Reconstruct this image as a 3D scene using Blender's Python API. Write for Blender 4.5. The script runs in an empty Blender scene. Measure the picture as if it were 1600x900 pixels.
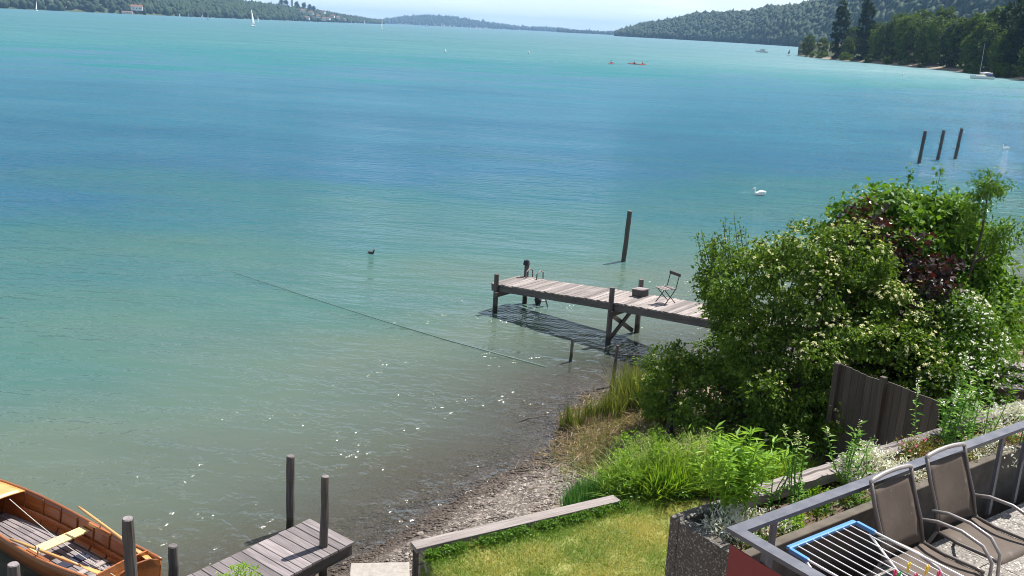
import bpy, math, random
import numpy as np
from mathutils import Vector, Matrix
R0 = random.Random(7)
SC = bpy.context.scene
COL = SC.collection
rad = math.radians
LOC = {}            # world position of every Empty that parents parts

# ------------------------------------------------------------------ camera
F, PITCH, ROLL, CH = 1500.0, rad(15.1), rad(2.76), 9.0
def ray(px, py):
    u = (px-800)/F; v = (py-450)/F
    x = u*math.cos(ROLL)+v*math.sin(ROLL); y = -u*math.sin(ROLL)+v*math.cos(ROLL)
    return (x, math.cos(PITCH)-y*math.sin(PITCH), -math.sin(PITCH)-y*math.cos(PITCH))
def at(px, py, z=0.0):              # survey: where a sight line meets the height z
    d = ray(px, py); t = (z-CH)/d[2]
    return Vector((d[0]*t, d[1]*t, z))
def away(px, py, Y):                # survey: the point of a sight line Y metres ahead
    d = ray(px, py); t = Y/d[1]
    return Vector((d[0]*t, Y, CH+d[2]*t))
cam = bpy.data.cameras.new('camera'); co = bpy.data.objects.new('camera', cam); COL.objects.link(co)
cam.sensor_width = 36; cam.lens = 36*F/1600; cam.clip_start = 0.1; cam.clip_end = 40000
sR, cR, sP, cP = math.sin(ROLL), math.cos(ROLL), math.sin(PITCH), math.cos(PITCH)
X = Vector((cR, sR*sP, sR*cP)); Yv = -Vector((sR, -cR*sP, -cR*cP)); Z = -Vector((0, cP, -sP))
co.matrix_world = Matrix(((X.x, Yv.x, Z.x, 0), (X.y, Yv.y, Z.y, 0), (X.z, Yv.z, Z.z, CH), (0, 0, 0, 1)))
SC.camera = co

# ------------------------------------------------------------------ render, sky, sun
SC.view_settings.view_transform = 'Standard'; SC.view_settings.look = 'None'
SC.view_settings.exposure = 0.86; SC.view_settings.gamma = 1; SC.view_settings.use_curve_mapping = False
SC.render.engine = 'CYCLES'
SC.cycles.use_denoising = True; SC.cycles.pixel_filter_type = 'BLACKMAN_HARRIS'; SC.cycles.filter_width = 1.0
SC.cycles.max_bounces = 6; SC.cycles.transparent_max_bounces = 8; SC.cycles.volume_bounces = 0
SC.cycles.sample_clamp_indirect = 6
SUN_AZ, SUN_EL = rad(50), rad(60)
SUN = Vector((math.sin(SUN_AZ)*math.cos(SUN_EL), math.cos(SUN_AZ)*math.cos(SUN_EL), math.sin(SUN_EL)))
w = bpy.data.worlds.new('World'); SC.world = w; w.use_nodes = True
nt = w.node_tree; nt.nodes.clear()
def N(nt, t, **k):
    n = nt.nodes.new(t)
    for a, b in k.items():
        if a.startswith('i_'):
            n.inputs[int(a[2:]) if a[2:].isdigit() else a[2:].replace('_', ' ')].default_value = b
        else: setattr(n, a, b)
    return n
L = lambda nt, a, b: nt.links.new(a, b)
out = N(nt, 'ShaderNodeOutputWorld'); bg = N(nt, 'ShaderNodeBackground')
sky = N(nt, 'ShaderNodeTexSky', sky_type='NISHITA', sun_disc=False, sun_elevation=SUN_EL, sun_rotation=SUN_AZ,
        air_density=1.0, dust_density=0.6, ozone_density=1.5)
tc = N(nt, 'ShaderNodeTexCoord'); mp = N(nt, 'ShaderNodeMapping'); mp.inputs['Scale'].default_value = (2.2, 2.2, 16)
ns = N(nt, 'ShaderNodeTexNoise'); ns.inputs['Scale'].default_value = 2.6; ns.inputs['Detail'].default_value = 7; ns.inputs['Roughness'].default_value = .6
cr = N(nt, 'ShaderNodeValToRGB'); cr.color_ramp.elements[0].position = .46; cr.color_ramp.elements[1].position = .72
cr.color_ramp.elements[1].color = (.75, .75, .75, 1)
mx = N(nt, 'ShaderNodeMix', data_type='RGBA')
L(nt, tc.outputs['Generated'], mp.inputs[0]); L(nt, mp.outputs[0], ns.inputs['Vector']); L(nt, ns.outputs['Fac'], cr.inputs[0])
L(nt, cr.outputs[0], mx.inputs[0]); L(nt, sky.outputs[0], mx.inputs[6]); mx.inputs[7].default_value = (18, 18.4, 18.8, 1)
sx = N(nt, 'ShaderNodeSeparateXYZ'); L(nt, tc.outputs['Generated'], sx.inputs[0])
hr = N(nt, 'ShaderNodeMapRange'); hr.inputs['From Min'].default_value = 0.0; hr.inputs['From Max'].default_value = .13; hr.inputs['To Min'].default_value = .9; hr.inputs['To Max'].default_value = 0
L(nt, sx.outputs[2], hr.inputs[0]); mh = N(nt, 'ShaderNodeMix', data_type='RGBA'); L(nt, hr.outputs[0], mh.inputs[0]); L(nt, mx.outputs[2], mh.inputs[6]); mh.inputs[7].default_value = (14.8, 17, 18, 1)
L(nt, mh.outputs[2], bg.inputs[0]); bg.inputs[1].default_value = 0.051; L(nt, bg.outputs[0], out.inputs[0])
sd = bpy.data.lights.new('sun', 'SUN'); sd.energy = 5.0; sd.angle = rad(.53); sd.color = (1, .955, .88)
so = bpy.data.objects.new('sun', sd); COL.objects.link(so); so.location = SUN*60
so.rotation_euler = SUN.to_track_quat('Z', 'Y').to_euler()

# ------------------------------------------------------------------ materials
def mat(name):
    m = bpy.data.materials.new(name); m.use_nodes = True
    nt = m.node_tree; b = nt.nodes['Principled BSDF']
    return m, nt, b
def ramp(nt, src, stops):
    r = N(nt, 'ShaderNodeValToRGB'); e = r.color_ramp.elements
    while len(e) < len(stops): e.new(.5)
    for k, (p, c) in enumerate(stops):
        e[k].position = p; e[k].color = (*c, 1)
    L(nt, src, r.inputs[0]); return r.outputs[0]
def noise(nt, vec, scale, detail=4, rough=.55, sc3=None):
    if sc3:
        m = N(nt, 'ShaderNodeMapping'); m.inputs['Scale'].default_value = sc3; L(nt, vec, m.inputs[0]); vec = m.outputs[0]
    n = N(nt, 'ShaderNodeTexNoise'); n.inputs['Scale'].default_value = scale; n.inputs['Detail'].default_value = detail
    n.inputs['Roughness'].default_value = rough; L(nt, vec, n.inputs['Vector']); return n.outputs['Fac']
def mth(nt, op, a, b=None, clamp=False):
    n = N(nt, 'ShaderNodeMath', operation=op, use_clamp=clamp)
    for i, q in enumerate((a, b)):
        if q is None: continue
        if isinstance(q, (int, float)): n.inputs[i].default_value = q
        else: L(nt, q, n.inputs[i])
    return n.outputs[0]
def mixc(nt, fac, a, b, mode='MIX'):
    n = N(nt, 'ShaderNodeMix', data_type='RGBA', blend_type=mode)
    for i, q in ((0, fac), (6, a), (7, b)):
        if isinstance(q, (int, float)): n.inputs[i].default_value = q
        elif isinstance(q, tuple): n.inputs[i].default_value = (*q, 1)
        else: L(nt, q, n.inputs[i])
    return n.outputs[2]
def bump(nt, b, h, strength=.4, dist=.01):
    n = N(nt, 'ShaderNodeBump'); n.inputs['Strength'].default_value = strength; n.inputs['Distance'].default_value = dist
    L(nt, h, n.inputs['Height']); L(nt, n.outputs[0], b.inputs['Normal'])
def attr(nt, name): return N(nt, 'ShaderNodeAttribute', attribute_name=name)

def wood(name, c0, c1, rough=.8, coat=0, vary=.5, grain=1.0, wet=False):
    m, nt, b = mat(name); gc = attr(nt, 'gc').outputs['Vector']; rv = attr(nt, 'rv').outputs['Fac']
    g = noise(nt, gc, 1, 6, .65, (1.6*grain, 42*grain, 42*grain)); g2 = noise(nt, gc, 1, 3, .5, (1.1, 5, 5))
    f = mth(nt, 'ADD', mth(nt, 'MULTIPLY', g, .7), mth(nt, 'MULTIPLY', g2, .3))
    c = ramp(nt, f, [(.33, c0), (.66, c1)])
    br = mth(nt, 'ADD', 1-vary*.5, mth(nt, 'MULTIPLY', rv, vary))
    hs = N(nt, 'ShaderNodeHueSaturation'); L(nt, c, hs.inputs['Color']); L(nt, br, hs.inputs['Value'])
    c = hs.outputs[0]
    if wet:                                  # dark and green where the water reaches
        sp = N(nt, 'ShaderNodeSeparateXYZ'); L(nt, N(nt, 'ShaderNodeNewGeometry').outputs['Position'], sp.inputs[0])
        wf_ = mth(nt, 'MULTIPLY', mth(nt, 'SUBTRACT', mth(nt, 'ADD', .2, mth(nt, 'MULTIPLY', g2, .25)), sp.outputs[2]), 9.0, True); c = mixc(nt, wf_, c, mixc(nt, 1.0, c, (.35, .4, .3), 'MULTIPLY'))
    L(nt, c, b.inputs['Base Color']); b.inputs['Roughness'].default_value = rough
    if coat: b.inputs['Coat Weight'].default_value = coat; b.inputs['Coat Roughness'].default_value = .12
    bump(nt, b, f, .35, .006); return m
def plain(name, c, rough=.5, metal=0, var=.15, scale=9, spec=.5):
    m, nt, b = mat(name); o = N(nt, 'ShaderNodeTexCoord').outputs['Object']
    f = noise(nt, o, scale, 5, .6)
    c2 = tuple(x*(1-var) for x in c); c3 = tuple(min(1, x*(1+var)) for x in c)
    L(nt, ramp(nt, f, [(.3, c2), (.7, c3)]), b.inputs['Base Color'])
    b.inputs['Roughness'].default_value = rough; b.inputs['Metallic'].default_value = metal
    b.inputs['Specular IOR Level'].default_value = spec; return m
def leafm(name, c0, c1, trans=.35, rough=.5, tcol=None):
    m = bpy.data.materials.new(name); m.use_nodes = True; nt = m.node_tree; b = nt.nodes['Principled BSDF']
    rv = attr(nt, 'rv').outputs['Fac']
    c = ramp(nt, rv, [(.0, c0), (1., c1)]); L(nt, c, b.inputs['Base Color']); b.inputs['Roughness'].default_value = rough
    b.inputs['Specular IOR Level'].default_value = .28
    t = N(nt, 'ShaderNodeBsdfTranslucent')
    if tcol: t.inputs[0].default_value = (*tcol, 1)
    else: L(nt, mixc(nt, 1.0, c, (1.7, 1.6, .7), 'MULTIPLY'), t.inputs[0])
    s = N(nt, 'ShaderNodeMixShader'); s.inputs[0].default_value = trans
    L(nt, b.outputs[0], s.inputs[1]); L(nt, t.outputs[0], s.inputs[2]); L(nt, s.outputs[0], nt.nodes['Material Output'].inputs[0])
    return m
def aggregate(name, base, dark, light, scale=70):
    m, nt, b = mat(name); o = N(nt, 'ShaderNodeTexCoord').outputs['Object']
    v = N(nt, 'ShaderNodeTexVoronoi'); v.inputs['Scale'].default_value = scale; L(nt, o, v.inputs['Vector'])
    sp = N(nt, 'ShaderNodeSeparateColor'); L(nt, v.outputs['Color'], sp.inputs[0])
    c = ramp(nt, sp.outputs[0], [(.0, dark), (.45, base), (.8, base), (1., light)])
    f = noise(nt, o, 2.5, 5)
    c = mixc(nt, mth(nt, 'MULTIPLY', f, .5), c, tuple(x*.6 for x in base))
    L(nt, c, b.inputs['Base Color']); b.inputs['Roughness'].default_value = .85
    bump(nt, b, v.outputs['Distance'], .5, .008); return m

M = {}
M['grey_wood'] = wood('weathered_grey_wood', (.085, .072, .075), (.26, .228, .235), .85, 0, .8)
M['pale_wood'] = wood('sunbleached_wood', (.12, .10, .094), (.33, .29, .28), .85, 0, .75)
M['dark_wood'] = wood('dark_wet_wood', (.03, .026, .024), (.10, .085, .078), .75, 0, .4)
M['post_wood'] = wood('post_wood', (.045, .04, .038), (.16, .14, .13), .85, 0, .5, 1.0, True)
M['fence_wood'] = wood('fence_wood', (.05, .041, .036), (.105, .088, .078), .9, 0, .5)
M['varnish'] = wood('varnished_mahogany', (.15, .04, .010), (.42, .145, .035), .35, .6, .5)
M['rib_wood'] = wood('rib_wood', (.13, .038, .012), (.22, .075, .022), .35, .4, .3)
M['pine'] = wood('pale_pine', (.72, .5, .2), (.86, .66, .34), .45, .3, .2)
M['oar_wood'] = wood('oar_wood', (.48, .25, .08), (.66, .38, .14), .35, .5, .2)
M['hull_paint'] = plain('hull_dark', (.05, .035, .02), .35)
M['dark_cloth'] = plain('navy_mat', (.015, .02, .045), .8)
M['bark'] = plain('bark', (.09, .07, .055), .9, 0, .4, 14)
M['twig'] = plain('dry_twig', (.3, .24, .17), .9, 0, .3)
M['white'] = plain('white_paint', (.78, .78, .76), .4, 0, .05)
M['sail'] = plain('sailcloth', (.82, .82, .8), .7, 0, .04)
M['alu'] = plain('grey_metal', (.42, .42, .43), .35, .8, .1)
M['railmetal'] = plain('rail_metal', (.11, .115, .14), .38, .35, .12)
m_, nt_, b_ = M['railmetal'], M['railmetal'].node_tree, M['railmetal'].node_tree.nodes['Principled BSDF']
ob_ = N(nt_, 'ShaderNodeTexCoord').outputs['Object']; L(nt_, ramp(nt_, noise(nt_, ob_, 7, 8, .7), [(.3, (.28, .28, .28)), (.7, (.6, .6, .6))]), b_.inputs['Roughness'])
M['chairframe'] = plain('taupe_frame', (.13, .112, .105), .4, .3, .1)
M['sling'] = None
M['blue_plastic'] = plain('blue_plastic', (.07, .22, .48), .4, 0, .08)
M['whitewire'] = plain('white_wire', (.8, .8, .8), .35, 0, .04)
M['red_panel'] = plain('red_panel', (.2, .025, .028), .55, 0, .12, 3)
M['yellow'] = plain('yellow_plastic', (.8, .55, .03), .4)
M['pink'] = plain('red_plastic', (.6, .03, .12), .4)
M['greenp'] = plain('green_plastic', (.03, .3, .08), .4)
M['armmetal'] = plain('arm_metal', (.33, .30, .29), .4, .4, .1)
M['black_metal'] = plain('black_metal', (.03, .03, .032), .45, .5)
M['concrete'] = aggregate('washed_concrete', (.11, .096, .085), (.045, .04, .035), (.40, .37, .34), 75)
M['slabconc'] = plain('slab_concrete', (.3, .275, .25), .9, 0, .2, 12)
M['paving'] = aggregate('pebble_paving', (.24, .22, .2), (.07, .065, .06), (.55, .52, .49), 55)
M['rope'] = plain('rope', (.5, .47, .42), .9)
M['feather'] = plain('white_feather', (.82, .82, .8), .75, 0, .05)
M['beak'] = plain('orange_beak', (.7, .2, .04), .5)
M['duck'] = plain('dark_feather', (.035, .03, .028), .7)
M['skin'] = plain('skin', (.55, .33, .24), .6)
M['kayak_red'] = plain('red_hull', (.4, .05, .05), .35)
M['vest'] = plain('orange_vest', (.5, .09, .05), .7)
M['black_cloth'] = plain('black_cloth', (.03, .03, .04), .8)
M['roof'] = plain('red_tile', (.20, .095, .065), .85, 0, .25)
M['render_wall'] = plain('house_wall', (.72, .68, .62), .85, 0, .08)
M['glass'] = plain('dark_glass', (.03, .04, .05), .15)
M['canvas'] = plain('boat_cover', (.05, .09, .25), .7)
M['innerwall'] = plain('shade_toned_concrete', (.10, .085, .07), .95, 0, .35, 5)  # planter's inner face: its shade is painted in as a darker concrete
M['soil'] = plain('planter_soil', (.09, .06, .042), .95, 0, .5, 16)
M['pipe'] = plain('pale_pipe', (.10, .165, .155), .7, 0, .2)
M['stone'] = plain('stone', (.34, .31, .27), .85, 0, .3, 8)
m, nt, b = mat('sling_fabric'); o = N(nt, 'ShaderNodeTexCoord').outputs['Object']
ck = noise(nt, o, 4, 5, .6); st = noise(nt, o, 11, 4, .6)
c = ramp(nt, ck, [(.3, (.07, .05, .038)), (.7, (.10, .075, .058))])
c = mixc(nt, ramp(nt, st, [(.64, (0, 0, 0)), (.76, (.45, .45, .45))]), c, (.3, .27, .25))
L(nt, c, b.inputs['Base Color']); b.inputs['Roughness'].default_value = .75
wv = N(nt, 'ShaderNodeTexWave'); wv.inputs['Scale'].default_value = 160; L(nt, o, wv.inputs['Vector']); bump(nt, b, wv.outputs['Fac'], .25, .002)
M['sling'] = m
M['leaf_dogwood'] = leafm('leaf_dogwood', (.03, .08, .01), (.15, .25, .025), .30)
M['leaf_hazel'] = leafm('leaf_hazel', (.035, .10, .012), (.13, .25, .022), .32)
M['leaf_yellow'] = leafm('leaf_yellowgreen', (.10, .22, .02), (.22, .36, .04), .45)
M['leaf_purple'] = leafm('leaf_purple', (.018, .013, .014), (.06, .042, .04), .10, .35, (.2, .03, .015))
M['leaf_lily'] = leafm('leaf_lily', (.12, .25, .025), (.27, .44, .06), .4)
M['leaf_stem'] = leafm('leaf_stem', (.08, .2, .03), (.2, .36, .07), .4)
M['leaf_silver'] = leafm('leaf_silver', (.42, .44, .4), (.72, .73, .7), .2, .8)
M['leaf_red'] = leafm('leaf_redgreen', (.15, .08, .03), (.16, .24, .05), .3)
M['grass'] = leafm('grass_blade', (.07, .17, .015), (.25, .38, .05), .42)
M['lawn'] = leafm('lawn_blade', (.11, .21, .02), (.46, .40, .13), .35, .6)
M['leek'] = leafm('leek_blade', (.03, .11, .03), (.09, .22, .06), .35)
M['reed'] = leafm('reed_blade', (.055, .10, .018), (.19, .205, .065), .35)
M['dry'] = leafm('dry_stalk', (.2, .15, .105), (.55, .46, .35), .15, .9)
M['seed'] = leafm('seed_head', (.3, .36, .16), (.55, .56, .34), .35, .8)
M['cream'] = leafm('cream_blossom', (.42, .44, .2), (.66, .64, .4), .25, .8)
M['whitefl'] = leafm('white_blossom', (.6, .6, .55), (.85, .85, .8), .2, .8)
M['pinkfl'] = leafm('pink_blossom', (.5, .03, .16), (.75, .08, .3), .25, .7)
M['far_leaf'] = leafm('far_leaf', (.012, .034, .010), (.095, .155, .022), .28, .7)
M['far_leaf_pale'] = leafm('far_leaf_pale', (.03, .07, .012), (.12, .18, .025), .3, .7)
M['hill_leaf'] = leafm('hill_leaf', (.012, .032, .012), (.026, .056, .017), .1, .8)
M['far_leaf_dark'] = leafm('far_leaf_dark', (.008, .024, .008), (.034, .062, .014), .2, .7)

# ------------------------------------------------------------------ mesh building
class MB:
    def __init__(s): s.v = []; s.f = []; s.gc = []; s.rv = []
    def add(s, vs, fs, gc=None, rv=None):
        k = len(s.v); rv = R0.random() if rv is None else rv
        s.v += [Vector(q) for q in vs]; s.f += [tuple(i+k for i in f) for f in fs]
        off = R0.random()*50
        s.gc += [(g[0]+off, g[1]+off*.7, g[2]) for g in (gc or vs)]; s.rv += [rv]*len(vs)
    def bar(s, p0, p1, wd, h, up=(0, 0, 1), taper=1.0, rv=None):
        p0, p1 = Vector(p0), Vector(p1); d = p1-p0; ln = d.length; d.normalize()
        x = d.cross(Vector(up))
        if x.length < 1e-4: x = d.cross(Vector((0, 1, 0)))
        x.normalize(); u = x.cross(d).normalized(); vs = []; gc = []
        for t, p, k in ((0, p0, 1), (ln, p1, taper)):
            for a, c in ((-1, -1), (1, -1), (1, 1), (-1, 1)):
                vs.append(p+x*a*wd/2*k+u*c*h/2*k); gc.append((t, a*wd/2, c*h/2))
        s.add(vs, [(0, 1, 2, 3), (7, 6, 5, 4), (4, 5, 1, 0), (5, 6, 2, 1), (6, 7, 3, 2), (7, 4, 0, 3)], gc, rv)
    def box(s, c, size, rz=0, rv=None):
        c = Vector(c); d = Vector((math.cos(rz), math.sin(rz), 0))*size[0]/2
        s.bar(c-d, c+d, size[1], size[2], rv=rv)
    def tube(s, pts, r, seg=8, closed=False, rv=None, flat=1.0, up0=None):
        pts = [Vector(p) for p in pts]; n = len(pts)
        rs = r if isinstance(r, (list, tuple)) else [r]*n
        vs = []; gc = []; ln = 0; ref = Vector(up0) if up0 else None
        for i, p in enumerate(pts):
            a = pts[i-1] if i else (pts[-1] if closed else p); c = pts[(i+1) % n] if (i < n-1 or closed) else p
            d = (c-a).normalized()
            if ref is None: ref = Vector((0, 0, 1)) if abs(d.z) < .9 else Vector((1, 0, 0))
            x = d.cross(ref)
            if x.length < 1e-4: x = d.cross(Vector((.3, 1, .2)))
            x.normalize(); u = x.cross(d).normalized(); ref = u
            if i: ln += (p-pts[i-1]).length
            for k in range(seg):
                q = 2*math.pi*k/seg
                vs.append(p+x*math.cos(q)*rs[i]+u*math.sin(q)*rs[i]*flat); gc.append((ln, math.cos(q)*rs[i], math.sin(q)*rs[i]))
        fs = []
        for i in range(n if closed else n-1):
            for k in range(seg):
                a, c = i*seg+k, i*seg+(k+1) % seg; j = ((i+1) % n)*seg
                fs.append((j+k, j+(k+1) % seg, c, a))
        if not closed:
            fs.append(tuple(range(seg))); fs.append(tuple((n-1)*seg+k for k in range(seg))[::-1])
        s.add(vs, fs, gc, rv)
    def grid(s, rows, rv=None, wrap=False):           # rows of points, a skinned surface
        n = len(rows[0]); vs = [p for r in rows for p in r]; fs = []
        for i in range(len(rows)-1):
            for k in range(n-1 if not wrap else n):
                a, c = i*n+k, i*n+(k+1) % n; fs.append((a, c, c+n, a+n))
        s.add(vs, fs, [(Vector(p).x, Vector(p).y, Vector(p).z) for p in vs], rv)
    def build(s, name, m, parent=None, loc=None, smooth=False, bevel=0, solid=0, sub=0):
        base = LOC.get(parent.name, Vector()) if parent else (Vector(loc) if loc is not None else Vector())
        me = bpy.data.meshes.new(name); me.from_pydata([tuple(q-base) for q in s.v], [], s.f)
        a = me.attributes.new('gc', 'FLOAT_VECTOR', 'POINT'); a.data.foreach_set('vector', np.array(s.gc, dtype=np.float32).ravel())
        a = me.attributes.new('rv', 'FLOAT', 'POINT'); a.data.foreach_set('value', np.array(s.rv, dtype=np.float32))
        if smooth: me.polygons.foreach_set('use_smooth', [True]*len(me.polygons))
        me.update(); o = bpy.data.objects.new(name, me); COL.objects.link(o); me.materials.append(m)
        if parent: o.parent = parent; LOC[o.name] = base
        else: o.location = base; LOC[o.name] = base
        if solid: md = o.modifiers.new('solid', 'SOLIDIFY'); md.thickness = solid; md.offset = 0
        if bevel: md = o.modifiers.new('bevel', 'BEVEL'); md.width = bevel; md.segments = 2; md.limit_method = 'ANGLE'
        if sub: md = o.modifiers.new('sub', 'SUBSURF'); md.levels = sub; md.render_levels = sub
        return o
def npmesh(name, V, faces, m, parent=None, loc=(0, 0, 0), rv=None, smooth=False, extra=None):
    """V (n,3) array in world space, faces (k,q) index array"""
    if isinstance(V, bpy.types.Material): V, faces, m = faces, m, V
    base = np.array(LOC.get(parent.name, Vector())) if parent else np.array(loc, dtype=float)
    me = bpy.data.meshes.new(name); V = np.asarray(V, dtype=np.float64)-base; faces = np.asarray(faces, dtype=np.int32)
    k, q = faces.shape
    me.vertices.add(len(V)); me.vertices.foreach_set('co', V.astype(np.float32).ravel())
    me.loops.add(k*q); me.loops.foreach_set('vertex_index', faces.ravel())
    me.polygons.add(k); me.polygons.foreach_set('loop_start', np.arange(k, dtype=np.int32)*q)
    me.polygons.foreach_set('loop_total', np.full(k, q, dtype=np.int32))
    me.update(calc_edges=True); me.validate()
    for nm, arr in dict(extra or {}, **({'rv': rv} if rv is not None else {})).items():
        a = me.attributes.new(nm, 'FLOAT', 'POINT'); a.data.foreach_set('value', np.asarray(arr, dtype=np.float32))
    me.polygons.foreach_set('use_smooth', [smooth]*k)
    o = bpy.data.objects.new(name, me); COL.objects.link(o); me.materials.append(m)
    if parent: o.parent = parent; LOC[o.name] = Vector(base)
    else: o.location = base; LOC[o.name] = Vector(base)
    return o
def tag(o, label, cat, group=None):
    o['label'] = label; o['category'] = cat
    if group: o['group'] = group
    return o
def thing(name, loc, label, cat, group=None):
    o = bpy.data.objects.new(name, None); COL.objects.link(o); o.location = loc; LOC[o.name] = Vector(loc)
    o.empty_display_size = .2
    return tag(o, label, cat, group)
def kind(o, k): o['kind'] = k; return o
def copy_tree(o, parent=None):
    c = o.copy(); COL.objects.link(c); c.parent = parent
    for ch in list(o.children): copy_tree(ch, c)
    return c
def place(o, loc, rz=0, label=None, group=None, s=1.0):
    o.location = loc; o.rotation_euler.z = rz; o.scale = (s, s, s)
    if label: o['label'] = label
    if group: o['group'] = group
    return o

# ------------------------------------------------------------------ terrain and lake
SHORE = np.array([(-400, -150), (-60, -10), (-30, 3.5), (-14, 8), (-8, 10.6), (-5.5, 11.9), (-4.2, 12.9), (-3.2, 14.0), (-2.58, 14.68), (-2.07, 15.37), (-1.67, 15.86), (-.82, 17.3),
    (.19, 18.6), (1.17, 19.8), (1.37, 21.3), (1.56, 22.1), (2.3, 23.5), (3.6, 24.65), (5.5, 26), (9, 28), (14, 30.5), (20, 33.5), (26, 36), (34, 38.5), (60, 45), (150, 60), (800, 120), (3000, 200)], dtype=float)
def shore_dist(x, y):               # >0 on land, <0 in the lake
    x = np.asarray(x, float); y = np.asarray(y, float); best = np.full(x.shape, 1e12); sg = np.ones(x.shape)
    for a, c in zip(SHORE[:-1], SHORE[1:]):
        d = c-a; l2 = (d**2).sum(); t = np.clip(((x-a[0])*d[0]+(y-a[1])*d[1])/l2, 0, 1)
        ex, ey = x-(a[0]+t*d[0]), y-(a[1]+t*d[1]); q = ex*ex+ey*ey
        cr = d[0]*(y-a[1])-d[1]*(x-a[0])
        m = q < best-1e-9; best = np.where(m, q, best); sg = np.where(m, np.where(cr < 0, 1., -1.), sg)
    return np.sqrt(best)*sg
def sstep(a, b, x): t = np.clip((x-a)/(b-a), 0, 1); return t*t*(3-2*t)
W0, W1 = np.array((-1.31, 13.2)), np.array((1.95, 15.15))       # the lawn's retaining wall
def ground_z(x, y):
    s = shore_dist(x, y); x = np.asarray(x, float); y = np.asarray(y, float)
    lx = np.interp(-s, [0, 2, 5, 12, 30, 60, 200, 1000], [0, .34, .85, 1.6, 2.8, 5, 12, 30])
    land = np.interp(s, [0, 1.2, 3, 5, 8, 14, 400], [0, .17, .5, 1.1, 1.7, 2.1, 6])
    d = W1-W0; wl = ((x-W0[0])*(-d[1])+(y-W0[1])*d[0])/np.hypot(*d)   # >0 lakeward of the wall line
    u = ((x-W0[0])*d[0]+(y-W0[1])*d[1])/np.hypot(*d)
    land = np.where((wl > 0) & (u > 0) & (u < 4), np.minimum(land, .65), land)
    lawn = 1.06+.05*sstep(-5, 0, wl)
    f = sstep(.04, -.12, wl)*sstep(-.12, .12, u)*(1-sstep(4.6, 6.5, u))
    z = np.where(s > 0, land, -lx)
    z = np.where(s > .2, z*(1-f)+lawn*f, z)
    # step side: low landing left of the wall
    g = sstep(.1, -.1, u)*(s > 0); z = np.where(g > 0, np.minimum(z, .42)*g+z*(1-g), z)
    return z
def axis(lo, hi, a, b, st, gr):
    v = list(np.arange(a, b+1e-6, st)); q = st
    while v[-1] < hi: q *= gr; v.append(v[-1]+q)
    q = st; u = [a]
    while u[-1] > lo: q *= gr; u.append(u[-1]-q)
    return np.array(u[:0:-1]+v)
def sheet(ax, ay):
    Xg, Yg = np.meshgrid(ax, ay); nx, ny = len(ax), len(ay)
    i = np.arange(nx*ny).reshape(ny, nx); f = np.stack([i[:-1, :-1], i[:-1, 1:], i[1:, 1:], i[1:, :-1]], -1).reshape(-1, 4)
    return Xg.ravel(), Yg.ravel(), f
ax = axis(-14000, 14000, -12, 22, .2, 1.07); ay = axis(-400, 16000, 8, 36, .2, 1.07)
gx, gy, gf = sheet(ax, ay); gz = ground_z(gx, gy); gs = shore_dist(gx, gy)
rng = np.random.default_rng(3)
gz = gz+np.where((gs > -6) & (gs < 40), rng.normal(0, .012, len(gz)), 0)
m, nt, b = mat('shore_ground'); o = N(nt, 'ShaderNodeTexCoord').outputs['Object']; sv = attr(nt, 'shore').outputs['Fac']; lw = attr(nt, 'lawn').outputs['Fac']
def pebble_col(nt, o, sc):
    v = N(nt, 'ShaderNodeTexVoronoi'); v.inputs['Scale'].default_value = sc; L(nt, o, v.inputs['Vector'])
    sp = N(nt, 'ShaderNodeSeparateColor'); L(nt, v.outputs['Color'], sp.inputs[0])
    return ramp(nt, sp.outputs[0], [(0, (.05, .042, .036)), (.4, (.11, .09, .078)), (.75, (.165, .14, .12)), (1, (.33, .29, .26))]), v.outputs['Distance']
pc, pd = pebble_col(nt, o, 30); pc2, pd2 = pebble_col(nt, o, 15)
big = noise(nt, o, .35, 4); pc = mixc(nt, ramp(nt, noise(nt, o, .9, 4), [(.5, (0, 0, 0)), (.62, (1, 1, 1))]), pc, pc2)
wet = mth(nt, 'MULTIPLY', mth(nt, 'SUBTRACT', .75, sv), 1.5, True)       # wet and weedy below the waterline
pc = mixc(nt, wet, pc, mixc(nt, 1.0, pc, (.36, .31, .28), 'MULTIPLY'))
deep = mth(nt, 'MULTIPLY', mth(nt, 'SUBTRACT', -3.0, sv), .16, True)
sand = ramp(nt, big, [(.35, (.16, .15, .11)), (.65, (.25, .23, .17))])
c = mixc(nt, deep, pc, sand)
earth = ramp(nt, noise(nt, o, 6, 6, .65), [(.3, (.10, .07, .045)), (.55, (.22, .165, .11)), (.75, (.34, .27, .19))])
c = mixc(nt, ramp(nt, mth(nt, 'ADD', mth(nt, 'MULTIPLY', sv, .2), mth(nt, 'MULTIPLY', noise(nt, o, 1.3, 4), .35)), [(.5, (0, 0, 0)), (.62, (1, 1, 1))]), c, earth)
tur = ramp(nt, mth(nt, 'ADD', mth(nt, 'MULTIPLY', noise(nt, o, 1.5, 4), .6), mth(nt, 'MULTIPLY', noise(nt, o, 22, 3), .4)), [(.36, (.09, .14, .025)), (.5, (.22, .23, .06)), (.66, (.36, .31, .12))])
c = mixc(nt, lw, c, tur); L(nt, c, b.inputs['Base Color']); b.inputs['Roughness'].default_value = .9; bump(nt, b, pd, .6, .02)
d = W1-W0; wl = ((gx-W0[0])*(-d[1])+(gy-W0[1])*d[0])/np.hypot(*d); uu = ((gx-W0[0])*d[0]+(gy-W0[1])*d[1])/np.hypot(*d)
lawnf = ((wl < .05) & (uu > -.05) & (uu < 5.2) & (gs > 0)).astype(float)
ground = kind(npmesh('ground', np.stack([gx, gy, gz], 1), gf, m, rv=None, smooth=True, extra={'shore': np.clip(gs, -60, 60), 'lawn': lawnf}), 'structure')

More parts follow.
